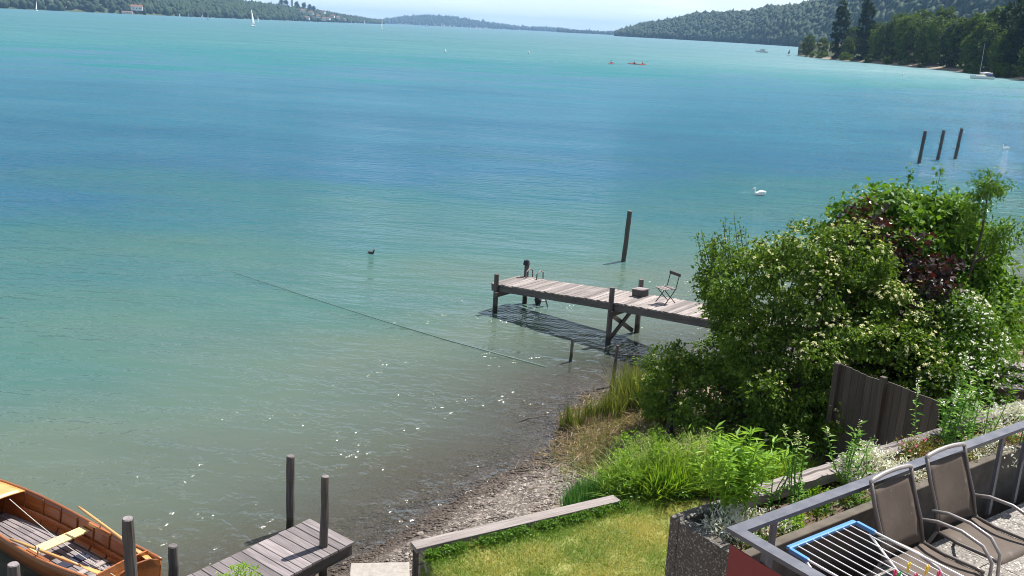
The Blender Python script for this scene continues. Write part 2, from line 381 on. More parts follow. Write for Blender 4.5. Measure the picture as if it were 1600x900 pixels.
# water: surface gloss over a body that thickens with depth
ax = axis(-14000, 14000, -40, 40, .5, 1.08); ay = axis(-300, 16000, 8, 60, .5, 1.08)
wx, wy, wf = sheet(ax, ay); ws = shore_dist(wx, wy); wz = np.zeros_like(wx)
keep = ~((ws[wf] > 6).all(1)); wf = wf[keep]
m = bpy.data.materials.new('lake_water'); m.use_nodes = True; nt = m.node_tree; nt.nodes.clear()
outn = N(nt, 'ShaderNodeOutputMaterial'); o = N(nt, 'ShaderNodeTexCoord').outputs['Object']
dep = attr(nt, 'depth').outputs['Fac']; off = attr(nt, 'offshore').outputs['Fac']
n1 = noise(nt, o, .06, 4, .6, (.45, 1, 1)); n2 = noise(nt, o, .011, 4, .6, (.35, 1, 1)); n0 = noise(nt, o, .3, 4, .6, (.6, 1, 1))
lg = mth(nt, 'MULTIPLY', mth(nt, 'LOGARITHM', mth(nt, 'ADD', off, 1.0), 10.0), .25)
lg = mth(nt, 'ADD', lg, mth(nt, 'MULTIPLY', mth(nt, 'SUBTRACT', n1, .5), .30))
lg = mth(nt, 'ADD', lg, mth(nt, 'MULTIPLY', mth(nt, 'SUBTRACT', n2, .5), .12))
def P(mm): return math.log10(mm+1)*.25
WST = [(P(1), (.10, .097, .075)), (P(6), (.092, .130, .103)), (P(12), (.055, .128, .112)), (P(23), (.030, .112, .130)), (P(38), (.023, .098, .160)),
       (P(75), (.028, .120, .180)), (P(140), (.034, .135, .20)), (P(230), (.008, .145, .165)), (P(420), (.010, .132, .158)), (P(3000), (.014, .135, .18))]
body = ramp(nt, lg, WST)
body = mixc(nt, mth(nt, 'MULTIPLY', ramp(nt, n0, [(.4, (0, 0, 0)), (.62, (1, 1, 1))]), .22), body, mixc(nt, 1.0, body, (.55, .75, .95), 'MULTIPLY'))
h1 = noise(nt, o, 1.0, 2, .5, (.55, 1.9, 1)); mpr = N(nt, 'ShaderNodeMapping'); mpr.inputs['Rotation'].default_value = (0, 0, .32); L(nt, o, mpr.inputs[0])
h2 = noise(nt, mpr.outputs[0], 3.2, 3, .55, (.5, 1.7, 1)); h3 = noise(nt, o, 16, 2, .5, (.7, 1.2, 1))
gust = noise(nt, o, .05, 3, .5, (.4, 1, 1))
h0 = noise(nt, mpr.outputs[0], .33, 3, .55, (.5, 1.7, 1))
hh = mth(nt, 'ADD', mth(nt, 'MULTIPLY', h0, .55), mth(nt, 'MULTIPLY', h1, .26))
hh = mth(nt, 'ADD', hh, mth(nt, 'ADD', mth(nt, 'MULTIPLY', h2, .10), mth(nt, 'MULTIPLY', h3, .010)))
hh = mth(nt, 'MULTIPLY', hh, mth(nt, 'ADD', .55, mth(nt, 'MULTIPLY', gust, .9)))
hh = mth(nt, 'MULTIPLY', hh, mth(nt, 'ADD', .10, mth(nt, 'MULTIPLY', off, .036, True)))
h4 = noise(nt, o, 9, 0, .5); pm = noise(nt, o, .42, 3, .6); pm2 = noise(nt, o, 2.4, 1)          # patches of steep little wavelets that glitter
mk = mth(nt, 'MULTIPLY', mth(nt, 'MULTIPLY', mth(nt, 'SUBTRACT', pm, .43), 7.0, True), mth(nt, 'MULTIPLY', mth(nt, 'SUBTRACT', pm2, .47), 8.0, True))
mk = mth(nt, 'MULTIPLY', mk, mth(nt, 'SUBTRACT', 1.0, mth(nt, 'MULTIPLY', mth(nt, 'SUBTRACT', off, 7.0), .15, True)))
hh = mth(nt, 'ADD', hh, mth(nt, 'MULTIPLY', mk, mth(nt, 'MULTIPLY', h4, .075)))
bp = N(nt, 'ShaderNodeBump'); bp.inputs['Strength'].default_value = 1; bp.inputs['Distance'].default_value = 1.0; L(nt, hh, bp.inputs['Height'])
w1 = noise(nt, mpr.outputs[0], .16, 5, .62, (.22, 1.5, 1)); w2 = noise(nt, mpr.outputs[0], .02, 5, .6, (.2, 1.2, 1))      # cat's paws: ruffled water mirrors less sky
wind = mth(nt, 'ADD', .12, mth(nt, 'ADD', mth(nt, 'MULTIPLY', w1, 1.1), mth(nt, 'MULTIPLY', w2, .55)))
df = N(nt, 'ShaderNodeBsdfDiffuse'); L(nt, body, df.inputs[0])
tr = N(nt, 'ShaderNodeBsdfTransparent'); L(nt, mixc(nt, mth(nt, 'MULTIPLY', dep, .8, True), (.95, .96, .95), (.62, .78, .72)), tr.inputs[0])
op = mth(nt, 'SUBTRACT', 1.0, mth(nt, 'POWER', 2.718, mth(nt, 'MULTIPLY', dep, -2.5)))
ms = N(nt, 'ShaderNodeMixShader'); L(nt, op, ms.inputs[0]); L(nt, tr.outputs[0], ms.inputs[1]); L(nt, df.outputs[0], ms.inputs[2])
gl = N(nt, 'ShaderNodeBsdfGlossy'); L(nt, mth(nt, 'ADD', mth(nt, 'ADD', .05, mth(nt, 'MULTIPLY', mk, .16)), mth(nt, 'MULTIPLY', .28, mth(nt, 'MULTIPLY', mth(nt, 'SUBTRACT', off, 60.0), .004, True))), gl.inputs['Roughness']); L(nt, bp.outputs[0], gl.inputs['Normal'])
fr = N(nt, 'ShaderNodeFresnel'); fr.inputs['IOR'].default_value = 1.333; L(nt, bp.outputs[0], fr.inputs['Normal'])
ms2 = N(nt, 'ShaderNodeMixShader'); L(nt, mth(nt, 'MULTIPLY', mth(nt, 'MINIMUM', fr.outputs[0], .36), wind), ms2.inputs[0]); L(nt, ms.outputs[0], ms2.inputs[1]); L(nt, gl.outputs[0], ms2.inputs[2])
L(nt, ms2.outputs[0], outn.inputs[0])
depv = np.maximum(0, -ground_z(wx, wy))
water = kind(npmesh('water', np.stack([wx, wy, wz], 1), wf, m, smooth=True, extra={'depth': np.clip(depv, 0, 20), 'offshore': np.clip(-ws, 0, 9000)}), 'structure')

# ------------------------------------------------------------------ foliage tools
def unit(a): return a/np.maximum(1e-9, np.linalg.norm(a, axis=1, keepdims=True))
def leaves(C, D, Nn, ln, wd, fold=.25):
    """C centres, D directions, Nn normals, ln/wd length and width arrays -> folded leaf triangles"""
    D = unit(D); S = unit(np.cross(D, Nn)); U = unit(np.cross(S, D)); n = len(C)
    ln = np.broadcast_to(ln, n)[:, None]; wd = np.broadcast_to(wd, n)[:, None]
    V = np.stack([C-D*ln*.5, C+S*wd*.5+U*wd*fold-D*ln*.05, C+D*ln*.5-U*ln*.08, C-S*wd*.5+U*wd*fold-D*ln*.05], 1).reshape(-1, 3)
    i = np.arange(n)[:, None]*4
    return V, np.concatenate([i+np.array([[0, 2, 1]]), i+np.array([[0, 3, 2]])])
def crown_pts(blobs, n, rng, per=22, spread=.22, out_=.12, inner=.12):
    """points in leafy sprays over a union of ellipsoids; returns positions, outward normals"""
    B = np.array([(*c, *r) for c, r in blobs], float); wts = (B[:, 3]*B[:, 4]*B[:, 5])**(2/3); wts /= wts.sum()
    k = max(8, n//per); bi = rng.choice(len(B), k*3, p=wts); d = unit(rng.normal(size=(k*3, 3)))
    rr = 1+rng.normal(0, out_, k*3); rr = np.where(rng.random(k*3) < inner, rng.uniform(.35, .85, k*3), rr)
    P_ = B[bi, :3]+d*B[bi, 3:]*rr[:, None]
    q = np.min([np.linalg.norm((P_-B[j, :3])/B[j, 3:], axis=1)+(bi == j)*9 for j in range(len(B))], axis=0) if len(B) > 1 else np.full(k*3, 9.)
    ok = q > .82; P_, Nn = P_[ok][:k], unit((d/B[bi, 3:]))[ok][:k]
    idx = np.repeat(np.arange(len(P_)), per); 
    Q = P_[idx]+rng.normal(0, spread, (len(idx), 3))*np.array([1, 1, .7])
    return Q, unit(Nn[idx]), P_, rng.random(len(P_))[idx]
def foliage(name, m, blobs, n, ln, rng, parent, ratio=.55, per=22, spread=.22, out_=.12, inner=.12, droop=.3, fold=.25):
    Q, Nn, cl, cv = crown_pts(blobs, n, rng, per, spread, out_, inner); k = len(Q)
    D = Nn*.8+rng.normal(0, .7, (k, 3)); D[:, 2] -= droop
    U = Nn*.5+rng.normal(0, .45, (k, 3)); U[:, 2] += .8
    l = ln*rng.uniform(.6, 1.25, k); V, Fc = leaves(Q, D, U, l, l*ratio, fold)
    rv = np.clip(.5*cv+.5*rng.random(k)+rng.normal(0, .1, k), 0, 1)
    return npmesh(name, V, Fc, m, parent, rv=np.repeat(rv, 4)), cl
def lumps(blobs, n, r0, r1, rng, zmin=-9):
    B = np.array([(*c, *r) for c, r in blobs], float); w_ = (B[:, 3]*B[:, 4]*B[:, 5])**(2/3); bi = rng.choice(len(B), n*4, p=w_/w_.sum()); d = unit(rng.normal(size=(n*4, 3)))
    P_ = B[bi, :3]+d*B[bi, 3:]*rng.uniform(.72, 1.0, (n*4, 1)); q = np.min([np.linalg.norm((P_-B[j, :3])/B[j, 3:], axis=1)+(bi == j)*9 for j in range(len(B))], axis=0)
    ok = (q > .8) & (P_[:, 2] > zmin); R_ = rng.uniform(r0, r1, n*4)
    return [(tuple(p), (r, r, r*.85)) for p, r in zip(P_[ok][:n], R_[ok][:n])]
def blossoms(name, m, pts, Nn, size, rng, parent, per=7):
    idx = np.repeat(np.arange(len(pts)), per); k = len(idx)
    a = rng.uniform(0, 2*np.pi, k); r = size*np.sqrt(rng.random(k))
    Up = unit(Nn+np.array([0, 0, .9])); S = unit(np.cross(Up, np.array([.3, .8, .1]))); T = np.cross(Up, S)
    C = pts[idx]+S[idx]*(np.cos(a)*r)[:, None]+T[idx]*(np.sin(a)*r)[:, None]+Up[idx]*(.03+rng.normal(0, .008, k))[:, None]
    D = S[idx]*np.cos(a)[:, None]+T[idx]*np.sin(a)[:, None]; l = size*rng.uniform(.7, 1.1, k)
    V, Fc = leaves(C, D, Up[idx]+rng.normal(0, .25, (k, 3)), l, l*.8, .1)
    o = npmesh(name, V, Fc, m, parent, rv=np.repeat(rng.random(k), 4)); return o
def branches(name, m, base, tips, r0, rng, parent, spread=.25):
    mb = MB()
    for t in tips:
        a = Vector(base)+Vector((rng.normal(0, spread), rng.normal(0, spread), 0)); t = Vector(t); c = a.lerp(t, .5)+Vector((0, 0, .25*(t-a).length*.4))
        pts = [a.lerp(c, q).lerp(c.lerp(t, q), q) for q in (0, .3, .6, .85, 1)]
        mb.tube(pts, [r0, r0*.8, r0*.55, r0*.3, r0*.12], 5)
    return mb.build(name, m, parent, smooth=True)
def blades(C, h, wd, rng, lean=.35, curve=.5, seg=3):
    """grass blades rooted at C: curved strips"""
    n = len(C); h = np.broadcast_to(h, n); a = rng.uniform(0, 2*np.pi, n)
    dirx = np.stack([np.cos(a), np.sin(a), 0*a], 1); ln = np.abs(rng.normal(0, lean, n)); side = np.stack([-np.sin(a), np.cos(a), 0*a], 1)
    tw = rng.uniform(-1, 1, n)[:, None]; side = unit(side+dirx*tw)
    rows = []
    for k in range(seg+1):
        t = k/seg; p = C+dirx*(h*(ln*t+curve*ln*t*t))[:, None]+np.array([0, 0, 1.])*(h*(t-.25*np.minimum(ln, 1.2)*t*t))[:, None]
        ww = np.broadcast_to(wd, n)*(1-t**1.6)*.5+.0005
        rows += [p-side*ww[:, None], p+side*ww[:, None]]
    V = np.stack(rows, 1).reshape(-1, 3); i = np.arange(n)[:, None]*(2*(seg+1))
    Fc = np.concatenate([i+np.array([[2*k, 2*k+1, 2*k+3, 2*k+2]]) for k in range(seg)])
    return V, Fc, 2*(seg+1)
def grass_patch(name, m, C, h, wd, rng, parent=None, loc=(0, 0, 0), lean=.35, curve=.5, seg=3, rv=None):
    V, Fc, q = blades(C, h, wd, rng, lean, curve, seg)
    return npmesh(name, V, Fc, m, parent, loc, rv=np.repeat(rng.random(len(C)) if rv is None else rv, q))
def on_ground(x, y, dz=0): return np.stack([x, y, ground_z(x, y)+dz], 1)
def gz1(x, y): return float(ground_z(np.array([x]), np.array([y]))[0])

# ================================================================== far shores
def unit_blob():
    import bmesh
    bm = bmesh.new(); bmesh.ops.create_icosphere(bm, subdivisions=1, radius=1)
    v = np.array([q.co[:] for q in bm.verts]); f = np.array([[q.index for q in fc.verts] for fc in bm.faces]); bm.free(); return v, f
BV, BF = unit_blob()
def blobs_mesh(name, m, C, S, rng, rv=None, jitter=.28, smooth=False):
    n = len(C); k = len(BV)
    V = BV[None]*(1+rng.normal(0, jitter, (n, k, 1)))*S[:, None, :]+C[:, None, :]
    Fc = (BF[None]+(np.arange(n)*k)[:, None, None]).reshape(-1, 3)
    rv = rng.random(n) if rv is None else rv
    r = np.clip(np.repeat(rv, k)*.8+rng.random(n*k)*.25, 0, 1)
    return npmesh(name, V.reshape(-1, 3), Fc, m, rv=r, smooth=smooth)
def hill(name, secs, n, size, leafmat, groundmat, rng, rough=6., prof=1.0, fmat=None):
    """secs: (column, base distance, ridge distance, ridge row) surveyed from the shore"""
    rows = []
    for px, yb, yr, py in secs:
        hy = 45+.0482*(px-800); b_ = away(px, hy, yb); r_ = away(px, py, yr); h = max(2, r_.z-size*1.1)
        row = []
        for k in range(13):
            t = k/9.0; zz = h*math.sin(min(t, 1)*math.pi/2)**prof if t <= 1 else h*(1-.6*(t-1)/.33)
            row.append((b_.x+(r_.x-b_.x)*t, yb+(yr-yb)*t, zz if k else -1.0))
        rows.append(row)
    A = np.array(rows)                                   # (sections, 13, 3)
    def samp(u, v):
        i = np.clip((u*(len(A)-1)).astype(int), 0, len(A)-2); fu = (u*(len(A)-1)-i)[:, None]
        j = np.clip((v*12).astype(int), 0, 11); fv = (v*12-j)[:, None]
        return (A[i, j]*(1-fu)+A[i+1, j]*fu)*(1-fv)+(A[i, j+1]*(1-fu)+A[i+1, j+1]*fu)*fv
    nu, nv = (len(A)-1)*10+1, 37
    U, Vv = np.meshgrid(np.linspace(0, 1, nu), np.linspace(0, 1, nv), indexing='ij'); Pp = samp(U.ravel(), Vv.ravel())
    Pp[:, 2] += rng.normal(0, rough*.25, len(Pp))*(Vv.ravel() > .04)
    i = np.arange(nu*nv).reshape(nu, nv); f = np.stack([i[:-1, :-1], i[1:, :-1], i[1:, 1:], i[:-1, 1:]], -1).reshape(-1, 4)
    kind(npmesh(name, Pp, f, groundmat, smooth=True), 'structure')
    if n:
        u = rng.random(n); v = rng.random(n)*.82+.006; C = samp(u, v)
        s = size*rng.uniform(.55, 1.25, n); C[:, 2] += s*.45+rng.normal(0, rough*.15, n)
        rv = np.clip(.5+.32*np.sin(u*37+v*9)*np.sin(v*21-u*13)+rng.normal(0, .28, n), 0, 1)
        fo = blobs_mesh('forest', leafmat, C, np.stack([s*.62, s*.62, s*.85*rng.uniform(.8, 1.35, n)], 1), rng, rv, .2, True)
        fo['kind'] = 'stuff'; return fo, samp
    return None, samp
def fields(name, a, b_, c):
    m, nt, b = mat(name); o = N(nt, 'ShaderNodeTexCoord').outputs['Object']
    f = noise(nt, o, .006, 4, .6); L(nt, ramp(nt, f, [(.36, a), (.5, b_), (.62, c)]), b.inputs['Base Color']); b.inputs['Roughness'].default_value = .95; return m
G_dark = fields('hill_floor', (.02, .045, .015), (.03, .06, .02), (.04, .07, .02))
G_field = fields('hill_fields', (.025, .05, .018), (.035, .06, .02), (.10, .10, .06))
rg = np.random.default_rng(11)
hill('hill', [(962, 3900, 4200, 54), (985, 3600, 4000, 43), (1010, 3450, 3800, 36), (1060, 3200, 3600, 29), (1085, 3080, 3500, 22), (1130, 2850, 3300, 20), (1170, 2600, 3050, 19),
              (1200, 2400, 2850, 13), (1250, 2100, 2600, 9), (1290, 1950, 2400, -1), (1340, 1750, 2200, -26), (1420, 1500, 1950, -50), (1520, 1300, 1700, -80), (1660, 1100, 1500, -110), (1800, 1000, 1400, -120)],
     9500, 11, M['hill_leaf'], G_dark, rg, 9, .85)
hill('hill', [(-160, 1500, 2100, -70), (-60, 1850, 2400, -60), (0, 2150, 2800, -50), (100, 2250, 2900, -42), (200, 2350, 3000, -22), (280, 2500, 3100, -1), (330, 2650, 3200, 1), (380, 2850, 3400, 3), (430, 3100, 3600, 9), (480, 3500, 4000, 14),
              (530, 4200, 4700, 23), (575, 5200, 5700, 30), (600, 6000, 6400, 33.5)], 9000, 11.5, M['hill_leaf'], G_field, rg, 8, .8)
hill('hill', [(560, 9000, 9800, 35), (590, 9000, 9800, 32), (625, 9000, 9900, 27), (660, 9000, 9900, 24), (695, 9000, 9900, 25), (740, 9000, 9900, 31), (800, 9000, 9800, 40), (845, 9000, 9600, 47), (880, 9000, 9500, 51.5)],
     1500, 22, M['hill_leaf'], G_field, rg, 10, .8)
hill('hill', [(872, 6800, 7100, 51.2), (890, 6800, 7150, 49), (910, 6800, 7150, 48.2), (940, 6700, 7100, 50), (960, 6500, 6900, 50), (985, 6300, 6700, 52)], 320, 15, M['hill_leaf'], G_dark, rg, 5, .8)

# houses on the far shore
def make_house(name, w_, d_, h_, label, group=None, tower=False):
    t = thing(name, (0, 0, 0), label, 'church' if tower else 'house', group)
    a = MB(); a.box((0, 0, h_/2), (w_, d_, h_)); a.build('wall', M['render_wall'], t)
    r = MB(); e = .5; rh = h_*(.9 if tower else .5)
    if tower:
        r.add([(-w_/2-e, -d_/2-e, h_), (w_/2+e, -d_/2-e, h_), (w_/2+e, d_/2+e, h_), (-w_/2-e, d_/2+e, h_), (0, 0, h_+rh)], [(0, 1, 4), (1, 2, 4), (2, 3, 4), (3, 0, 4), (3, 2, 1, 0)])
    else:
        r.add([(-w_/2-e, -d_/2-e, h_), (w_/2+e, -d_/2-e, h_), (w_/2+e, d_/2+e, h_), (-w_/2-e, d_/2+e, h_), (-w_/2-e, 0, h_+rh), (w_/2+e, 0, h_+rh)],
              [(0, 1, 5, 4), (2, 3, 4, 5), (1, 2, 5), (3, 0, 4), (3, 2, 1, 0)])
    r.build('roof', M['roof'], t)
    for k in range(1 if tower else 3):
        q = MB(); q.box(((k-1)*w_*.28 if not tower else 0, -d_/2-.02, h_*.6), (w_*.13, .1, h_*.22)); q.build('window', M['glass'], t)
    return t
def put(o, px, Y, z, rz=0, **k): p = away(px, 45+.0482*(px-800), Y); return place(o, (p.x, Y, z), rz, **k)
HG = 'houses along the far left shore'
put(make_house('shore_house', 26, 14, 9, 'large white house with red roof above the far left shore, right of the leftmost sail'), 214, 2340, 9, .3)
put(make_house('boathouse', 24, 9, 4, 'low white waterside building on the far left shore, left of the white red-roofed house'), 199, 2325, 1.2, .2)
hp = make_house('village_house', 15, 11, 8, 'small pale house with red roof on the wooded far left shore', HG)
vil = [(473, 3500, 30), (486, 3560, 24), (497, 3650, 14), (505, 3700, 30), (513, 3800, 8), (520, 3950, 18), (528, 4150, 14), (538, 4350, 8), (480, 3480, 6), (506, 3640, 5)]
for k, (px, Y, z) in enumerate(vil): put(hp if k == 0 else copy_tree(hp), px, Y, z, R0.uniform(-.5, .9))
put(make_house('church_tower', 9, 9, 26, 'church tower rising from trees on the far left shore ridge', tower=True), 457, 3550, 50)
# trees standing up along the village ridge
rgv = np.random.default_rng(5)
def far_tree(name, blobs, n, ln, m, label, group, trunk=.35, h0=5, cat='tree'):
    t = thing(name, (0, 0, 0), label, cat, group)
    foliage('crown', m, blobs, n, ln, rgv, t, .8, 16, ln*.55, .12, .2, .1, .2)
    q = MB(); top = max(c[2] for c, r in blobs); q.tube([(0, 0, -1.5), (.1, 0, h0), (0, .2, top)], [trunk, trunk*.8, trunk*.3], 6); q.build('trunk', M['bark'], t, smooth=True)
    return t
tp = far_tree('ridge_tree', [((0, 0, 13), (6, 6, 9))], 700, 2.6, M['far_leaf_dark'], 'round dark tree standing out on the far left ridge', 'trees on the far left ridge')
for k, (px, Y, z) in enumerate([(440, 3450, 48), (447, 3500, 49), (464, 3600, 44), (475, 3700, 44), (484, 3800, 40), (490, 3900, 36), (571, 5600, 4), (563, 5400, 10)]): put(tp if k == 0 else copy_tree(tp), px, Y, z, k*.8)

# ------------------------------------------------------------------ the wooded point on the right
PB = [at(1246, 87), at(1275, 91), at(1320, 95), at(1370, 99.5), at(1420, 104), at(1470, 109), at(1520, 115), at(1565, 121), at(1605, 126), at(1680, 136), at(1800, 150)]
rows = []
for i, p in enumerate(PB):
    dv = Vector((p.x, p.y, 0)).normalized(); wd_ = (22 if i == 0 else 45+18*i)
    side = Vector((dv.y, -dv.x, 0))*0
    rows.append([tuple(p+dv*wd_*t+Vector((0, 0, z))) for t, z in ((-.06, -.6), (0, .02), (.05, .5), (.16, 1.6), (.4, 4), (.75, 8), (1, 10), (1.3, -1))])
m, nt, b = mat('point_ground'); o = N(nt, 'ShaderNodeTexCoord').outputs['Object']; sp = N(nt, 'ShaderNodeSeparateXYZ'); L(nt, o, sp.inputs[0])
f = mth(nt, 'ADD', mth(nt, 'MULTIPLY', sp.outputs[2], .22), mth(nt, 'MULTIPLY', noise(nt, o, .15, 4), .5))
L(nt, ramp(nt, f, [(.25, (.16, .12, .085)), (.38, (.28, .24, .18)), (.52, (.10, .07, .045)), (.6, (.03, .042, .015))]), b.inputs['Base Color']); b.inputs['Roughness'].default_value = .95
g_ = MB(); g_.grid(rows); kind(g_.build('point_bank', m, smooth=False), 'structure')
def pt_at(px, back):                    # a place on the point: column px, metres behind its waterline

    cols = [1246, 1275, 1320, 1370, 1420, 1470, 1520, 1565, 1605, 1680, 1800]
    k = max(0, min(len(cols)-2, sum(1 for q in cols if q <= px)-1)); u = (px-cols[k])/(cols[k+1]-cols[k])
    p = PB[k].lerp(PB[k+1], u); dv = Vector((p.x, p.y, 0)).normalized(); return p+dv*back+Vector((0, 0, min(8, back*.12)))
TG = 'trees along the wooded point'
pop = far_tree('poplar_tree', [((0, 0, 9), (3.4, 3.4, 7.5)), ((0, 0, 3), (2.6, 2.6, 4)), ((.4, 0, 18), (3.9, 3.9, 8)), ((-.3, .3, 25), (2.6, 2.6, 6)), ((.2, -.2, 29.5), (1.3, 1.3, 3.5))], 3200, 1.15, M['far_leaf_dark'], 'left one of the two tall dark poplars at the tip of the point', None, .5, 4)
q = pt_at(1307, 9); place(pop, q, 0, s=1.04); pp = copy_tree(pop)
place(pp, pt_at(1347, 16), 1.9, 'right one of the two tall dark poplars near the tip of the point', s=1.06)
br1 = far_tree('broadleaf_tree', [((0, 0, 3.5), (5.5, 5.5, 4)), ((0, 0, 10), (6, 6, 6)), ((2, 1, 14), (5, 5, 5)), ((-2.5, -1, 13), (4.5, 4.5, 5)), ((0, 0, 17), (4, 4, 4)), ((1, -3, 8), (4.5, 4, 5))], 3000, 1.2, M['far_leaf'], 'dark green broadleaf tree in the row on the wooded point', TG, .5, 5)
br2 = far_tree('broadleaf_tree', [((0, 0, 3.2), (4.6, 4.6, 4)), ((0, 0, 9), (5, 5, 7)), ((1.5, -1, 14), (4.2, 4.2, 5.5)), ((-1.5, 1, 17), (3.4, 3.4, 4.5))], 2600, 1.15, M['far_leaf_pale'], 'light green broadleaf tree in the row on the wooded point', TG, .45, 4)
br3 = far_tree('broadleaf_tree', [((0, 0, 4), (5, 5, 5)), ((0, 0, 11), (5.4, 5.4, 9)), ((1, 1, 19), (4.5, 4.5, 7)), ((-1.5, 0, 24), (3.2, 3.2, 5))], 3000, 1.2, M['far_leaf_dark'], 'tall dark tree crowded into the row on the wooded point', TG, .55, 5)
used = set()
def pt_tree(proto, px, back, s, rz, label=None):
    o = proto if proto.name not in used else copy_tree(proto); used.add(proto.name)
    if proto is not o and proto.get('label0'): o['label'] = proto['label0']
    return place(o, pt_at(px, back), rz, label, None, s)
for k, (pr, px, back, s) in enumerate([(br1, 1380, 22, .92), (br1, 1398, 30, 1.0), (br2, 1412, 24, 1.06), (br1, 1428, 26, .98), (br1, 1447, 22, .92), (br2, 1462, 24, .98), (br3, 1478, 15, .62), (br3, 1490, 22, .7), (br1, 1500, 28, .95),
        (br1, 1532, 24, .85), (br1, 1546, 26, .8), (br2, 1556, 16, .62), (br1, 1572, 13, .78), (br3, 1586, 20, .92), (br3, 1600, 24, 1.0), (br1, 1610, 10, .72), (br3, 1574, 32, .96), (br1, 1625, 14, .8),
        (br1, 1360, 40, .85), (br1, 1330, 34, .75), (br1, 1322, 14, .55), (br1, 1284, 16, .5), (br2, 1366, 20, .74), (br1, 1520, 40, .98), (br1, 1430, 60, 1.05), (br1, 1465, 62, 1.08), (br1, 1550, 46, 1.05), (br1, 1400, 60, .98), (br3, 1612, 40, 1.0)]):
    pt_tree(pr, px, back, s, k*1.3)
pt_tree(br2, 1511, 10, .68, 2.2, 'light green tree just left behind the moored yacht')
pt_tree(br1, 1262, 9, .62, .5, 'leftmost round tree at the very tip of the point')
sh = far_tree('shore_bush', [((0, 0, 1.6), (3, 2.6, 2.2)), ((2, .5, 1.2), (2, 2, 1.6))], 500, .9, M['far_leaf_pale'], 'pale green bush at the foot of the trees on the point', 'bushes along the shore of the point', .12, .5, 'bush')
for k, (px, back, s) in enumerate([(1284, 5, 1.0), (1270, 4, .8), (1322, 5, 1.0), (1360, 5, .9), (1387, 5, .9), (1410, 5, .7), (1440, 5, .7), (1518, 5, 1.0), (1530, 4, .8), (1565, 5, 1.1), (1577, 5, 1.0), (1334, 5, .8)]):
    place(sh if k == 0 else copy_tree(sh), pt_at(px, back), k*1.1, s=s)

# ------------------------------------------------------------------ boats on the lake
def make_sailboat(name, label, jib=True, group=None, bare=False, ln=7.5, mast=11.0):
    t = thing(name, (0, 0, 0), label, 'sailboat', group)
    hb = MB(); rows = []
    for k in range(9):
        u = k/8; bw = 1.25*math.sin(min(1, .28+u*.9)*math.pi*.62)*(1-u**4*.98) if u < 1 else .03; x = (u-.5)*ln; sh_ = .85+.25*u*u
        rows.append([(x, bw*math.sin(a)*1.0, -.35+(sh_+.35)*(1-math.cos(a*1.0))) for a in (0, .5, 1.0, 1.4, math.pi/2)][::-1]+[(x, -bw*math.sin(a), -.35+(sh_+.35)*(1-math.cos(a))) for a in (.5, 1.0, 1.4, math.pi/2)])
    hb.grid(rows); hb.add(rows[0], [tuple(range(9))])
    dk = [r[0] for r in rows]; dk2 = [r[-1] for r in rows]; hb.grid([[Vector(p)-Vector((0, 0, .03)) for p in dk], [Vector(p)-Vector((0, 0, .03)) for p in dk2]])
    hb.build('hull', M['white'], t, smooth=True)
    c = MB(); c.bar((-ln*.12, 0, 1.05), (ln*.22, 0, 1.05), 1.3, .45, taper=.7); c.build('cabin', M['white'], t, bevel=.06)
    mk = MB(); mk.tube([(ln*.12, 0, .6), (ln*.12, 0, mast)], [.09, .06], 6); mk.build('mast', M['alu'], t)
    bo = MB(); bo.tube([(ln*.12, 0, 1.9), (-ln*.42, 0, 1.8)], .07, 6); bo.build('boom', M['alu'], t)
    if bare:
        cv = MB(); cv.tube([(ln*.1, 0, 2.05), (-ln*.15, 0, 2.1), (-ln*.4, 0, 1.95)], [.22, .25, .16], 8); cv.build('boom_cover', M['white'], t, smooth=True)
        st = MB()
        for p in ((ln*.5, 0, 1.1), (-ln*.48, 0, 1.0), (ln*.1, 1.1, .9), (ln*.1, -1.1, .9)): st.tube([p, (ln*.12, 0, mast-.2)], .02, 4)
        st.build('rigging', M['black_metal'], t)
        cp = MB(); cp.bar((-ln*.42, 0, 1.35), (-ln*.14, 0, 1.6), 1.7, .35, taper=.8); cp.build('cockpit_cover', M['canvas'], t, bevel=.08)
    else:
        s_ = MB(); rr = []
        for k in range(8):
            u = k/7; z = 2.1+(mast-2.3)*u; cw = ln*.52*(1-u)**.85+.05
            rr.append([(ln*.12-cw*q, .5*math.sin(q*math.pi)*(1-u)*.8, z) for q in (0, .25, .5, .75, 1)])
        s_.grid(rr); s_.build('mainsail', M['sail'], t, smooth=True, solid=.02)
        if jib:
            j = MB(); rr = []
            for k in range(7):
                u = k/6; z = 1.3+(mast*.82-1.3)*u; fx = ln*.5+(ln*.14-ln*.5)*u; cw = ln*.36*(1-u)+.04
                rr.append([(fx-cw*q, .4*math.sin(q*math.pi)*(1-u), z) for q in (0, .33, .66, 1)])
            j.grid(rr); j.build('jib', M['sail'], t, smooth=True, solid=.02)
    return t
SG = 'sailboats out on the lake'
sb = make_sailboat('sailboat', 'largest white sailboat under sail, centre left of the lake', False, SG, mast=13)
def lake(o, px, Y, rz, label=None, s=1.0):
    p = away(px, 45+.0482*(px-800), Y); return place(o, (p.x, Y, 0), rz, label, None, s)
lake(sb, 394, 880, -1.9, s=1.15)
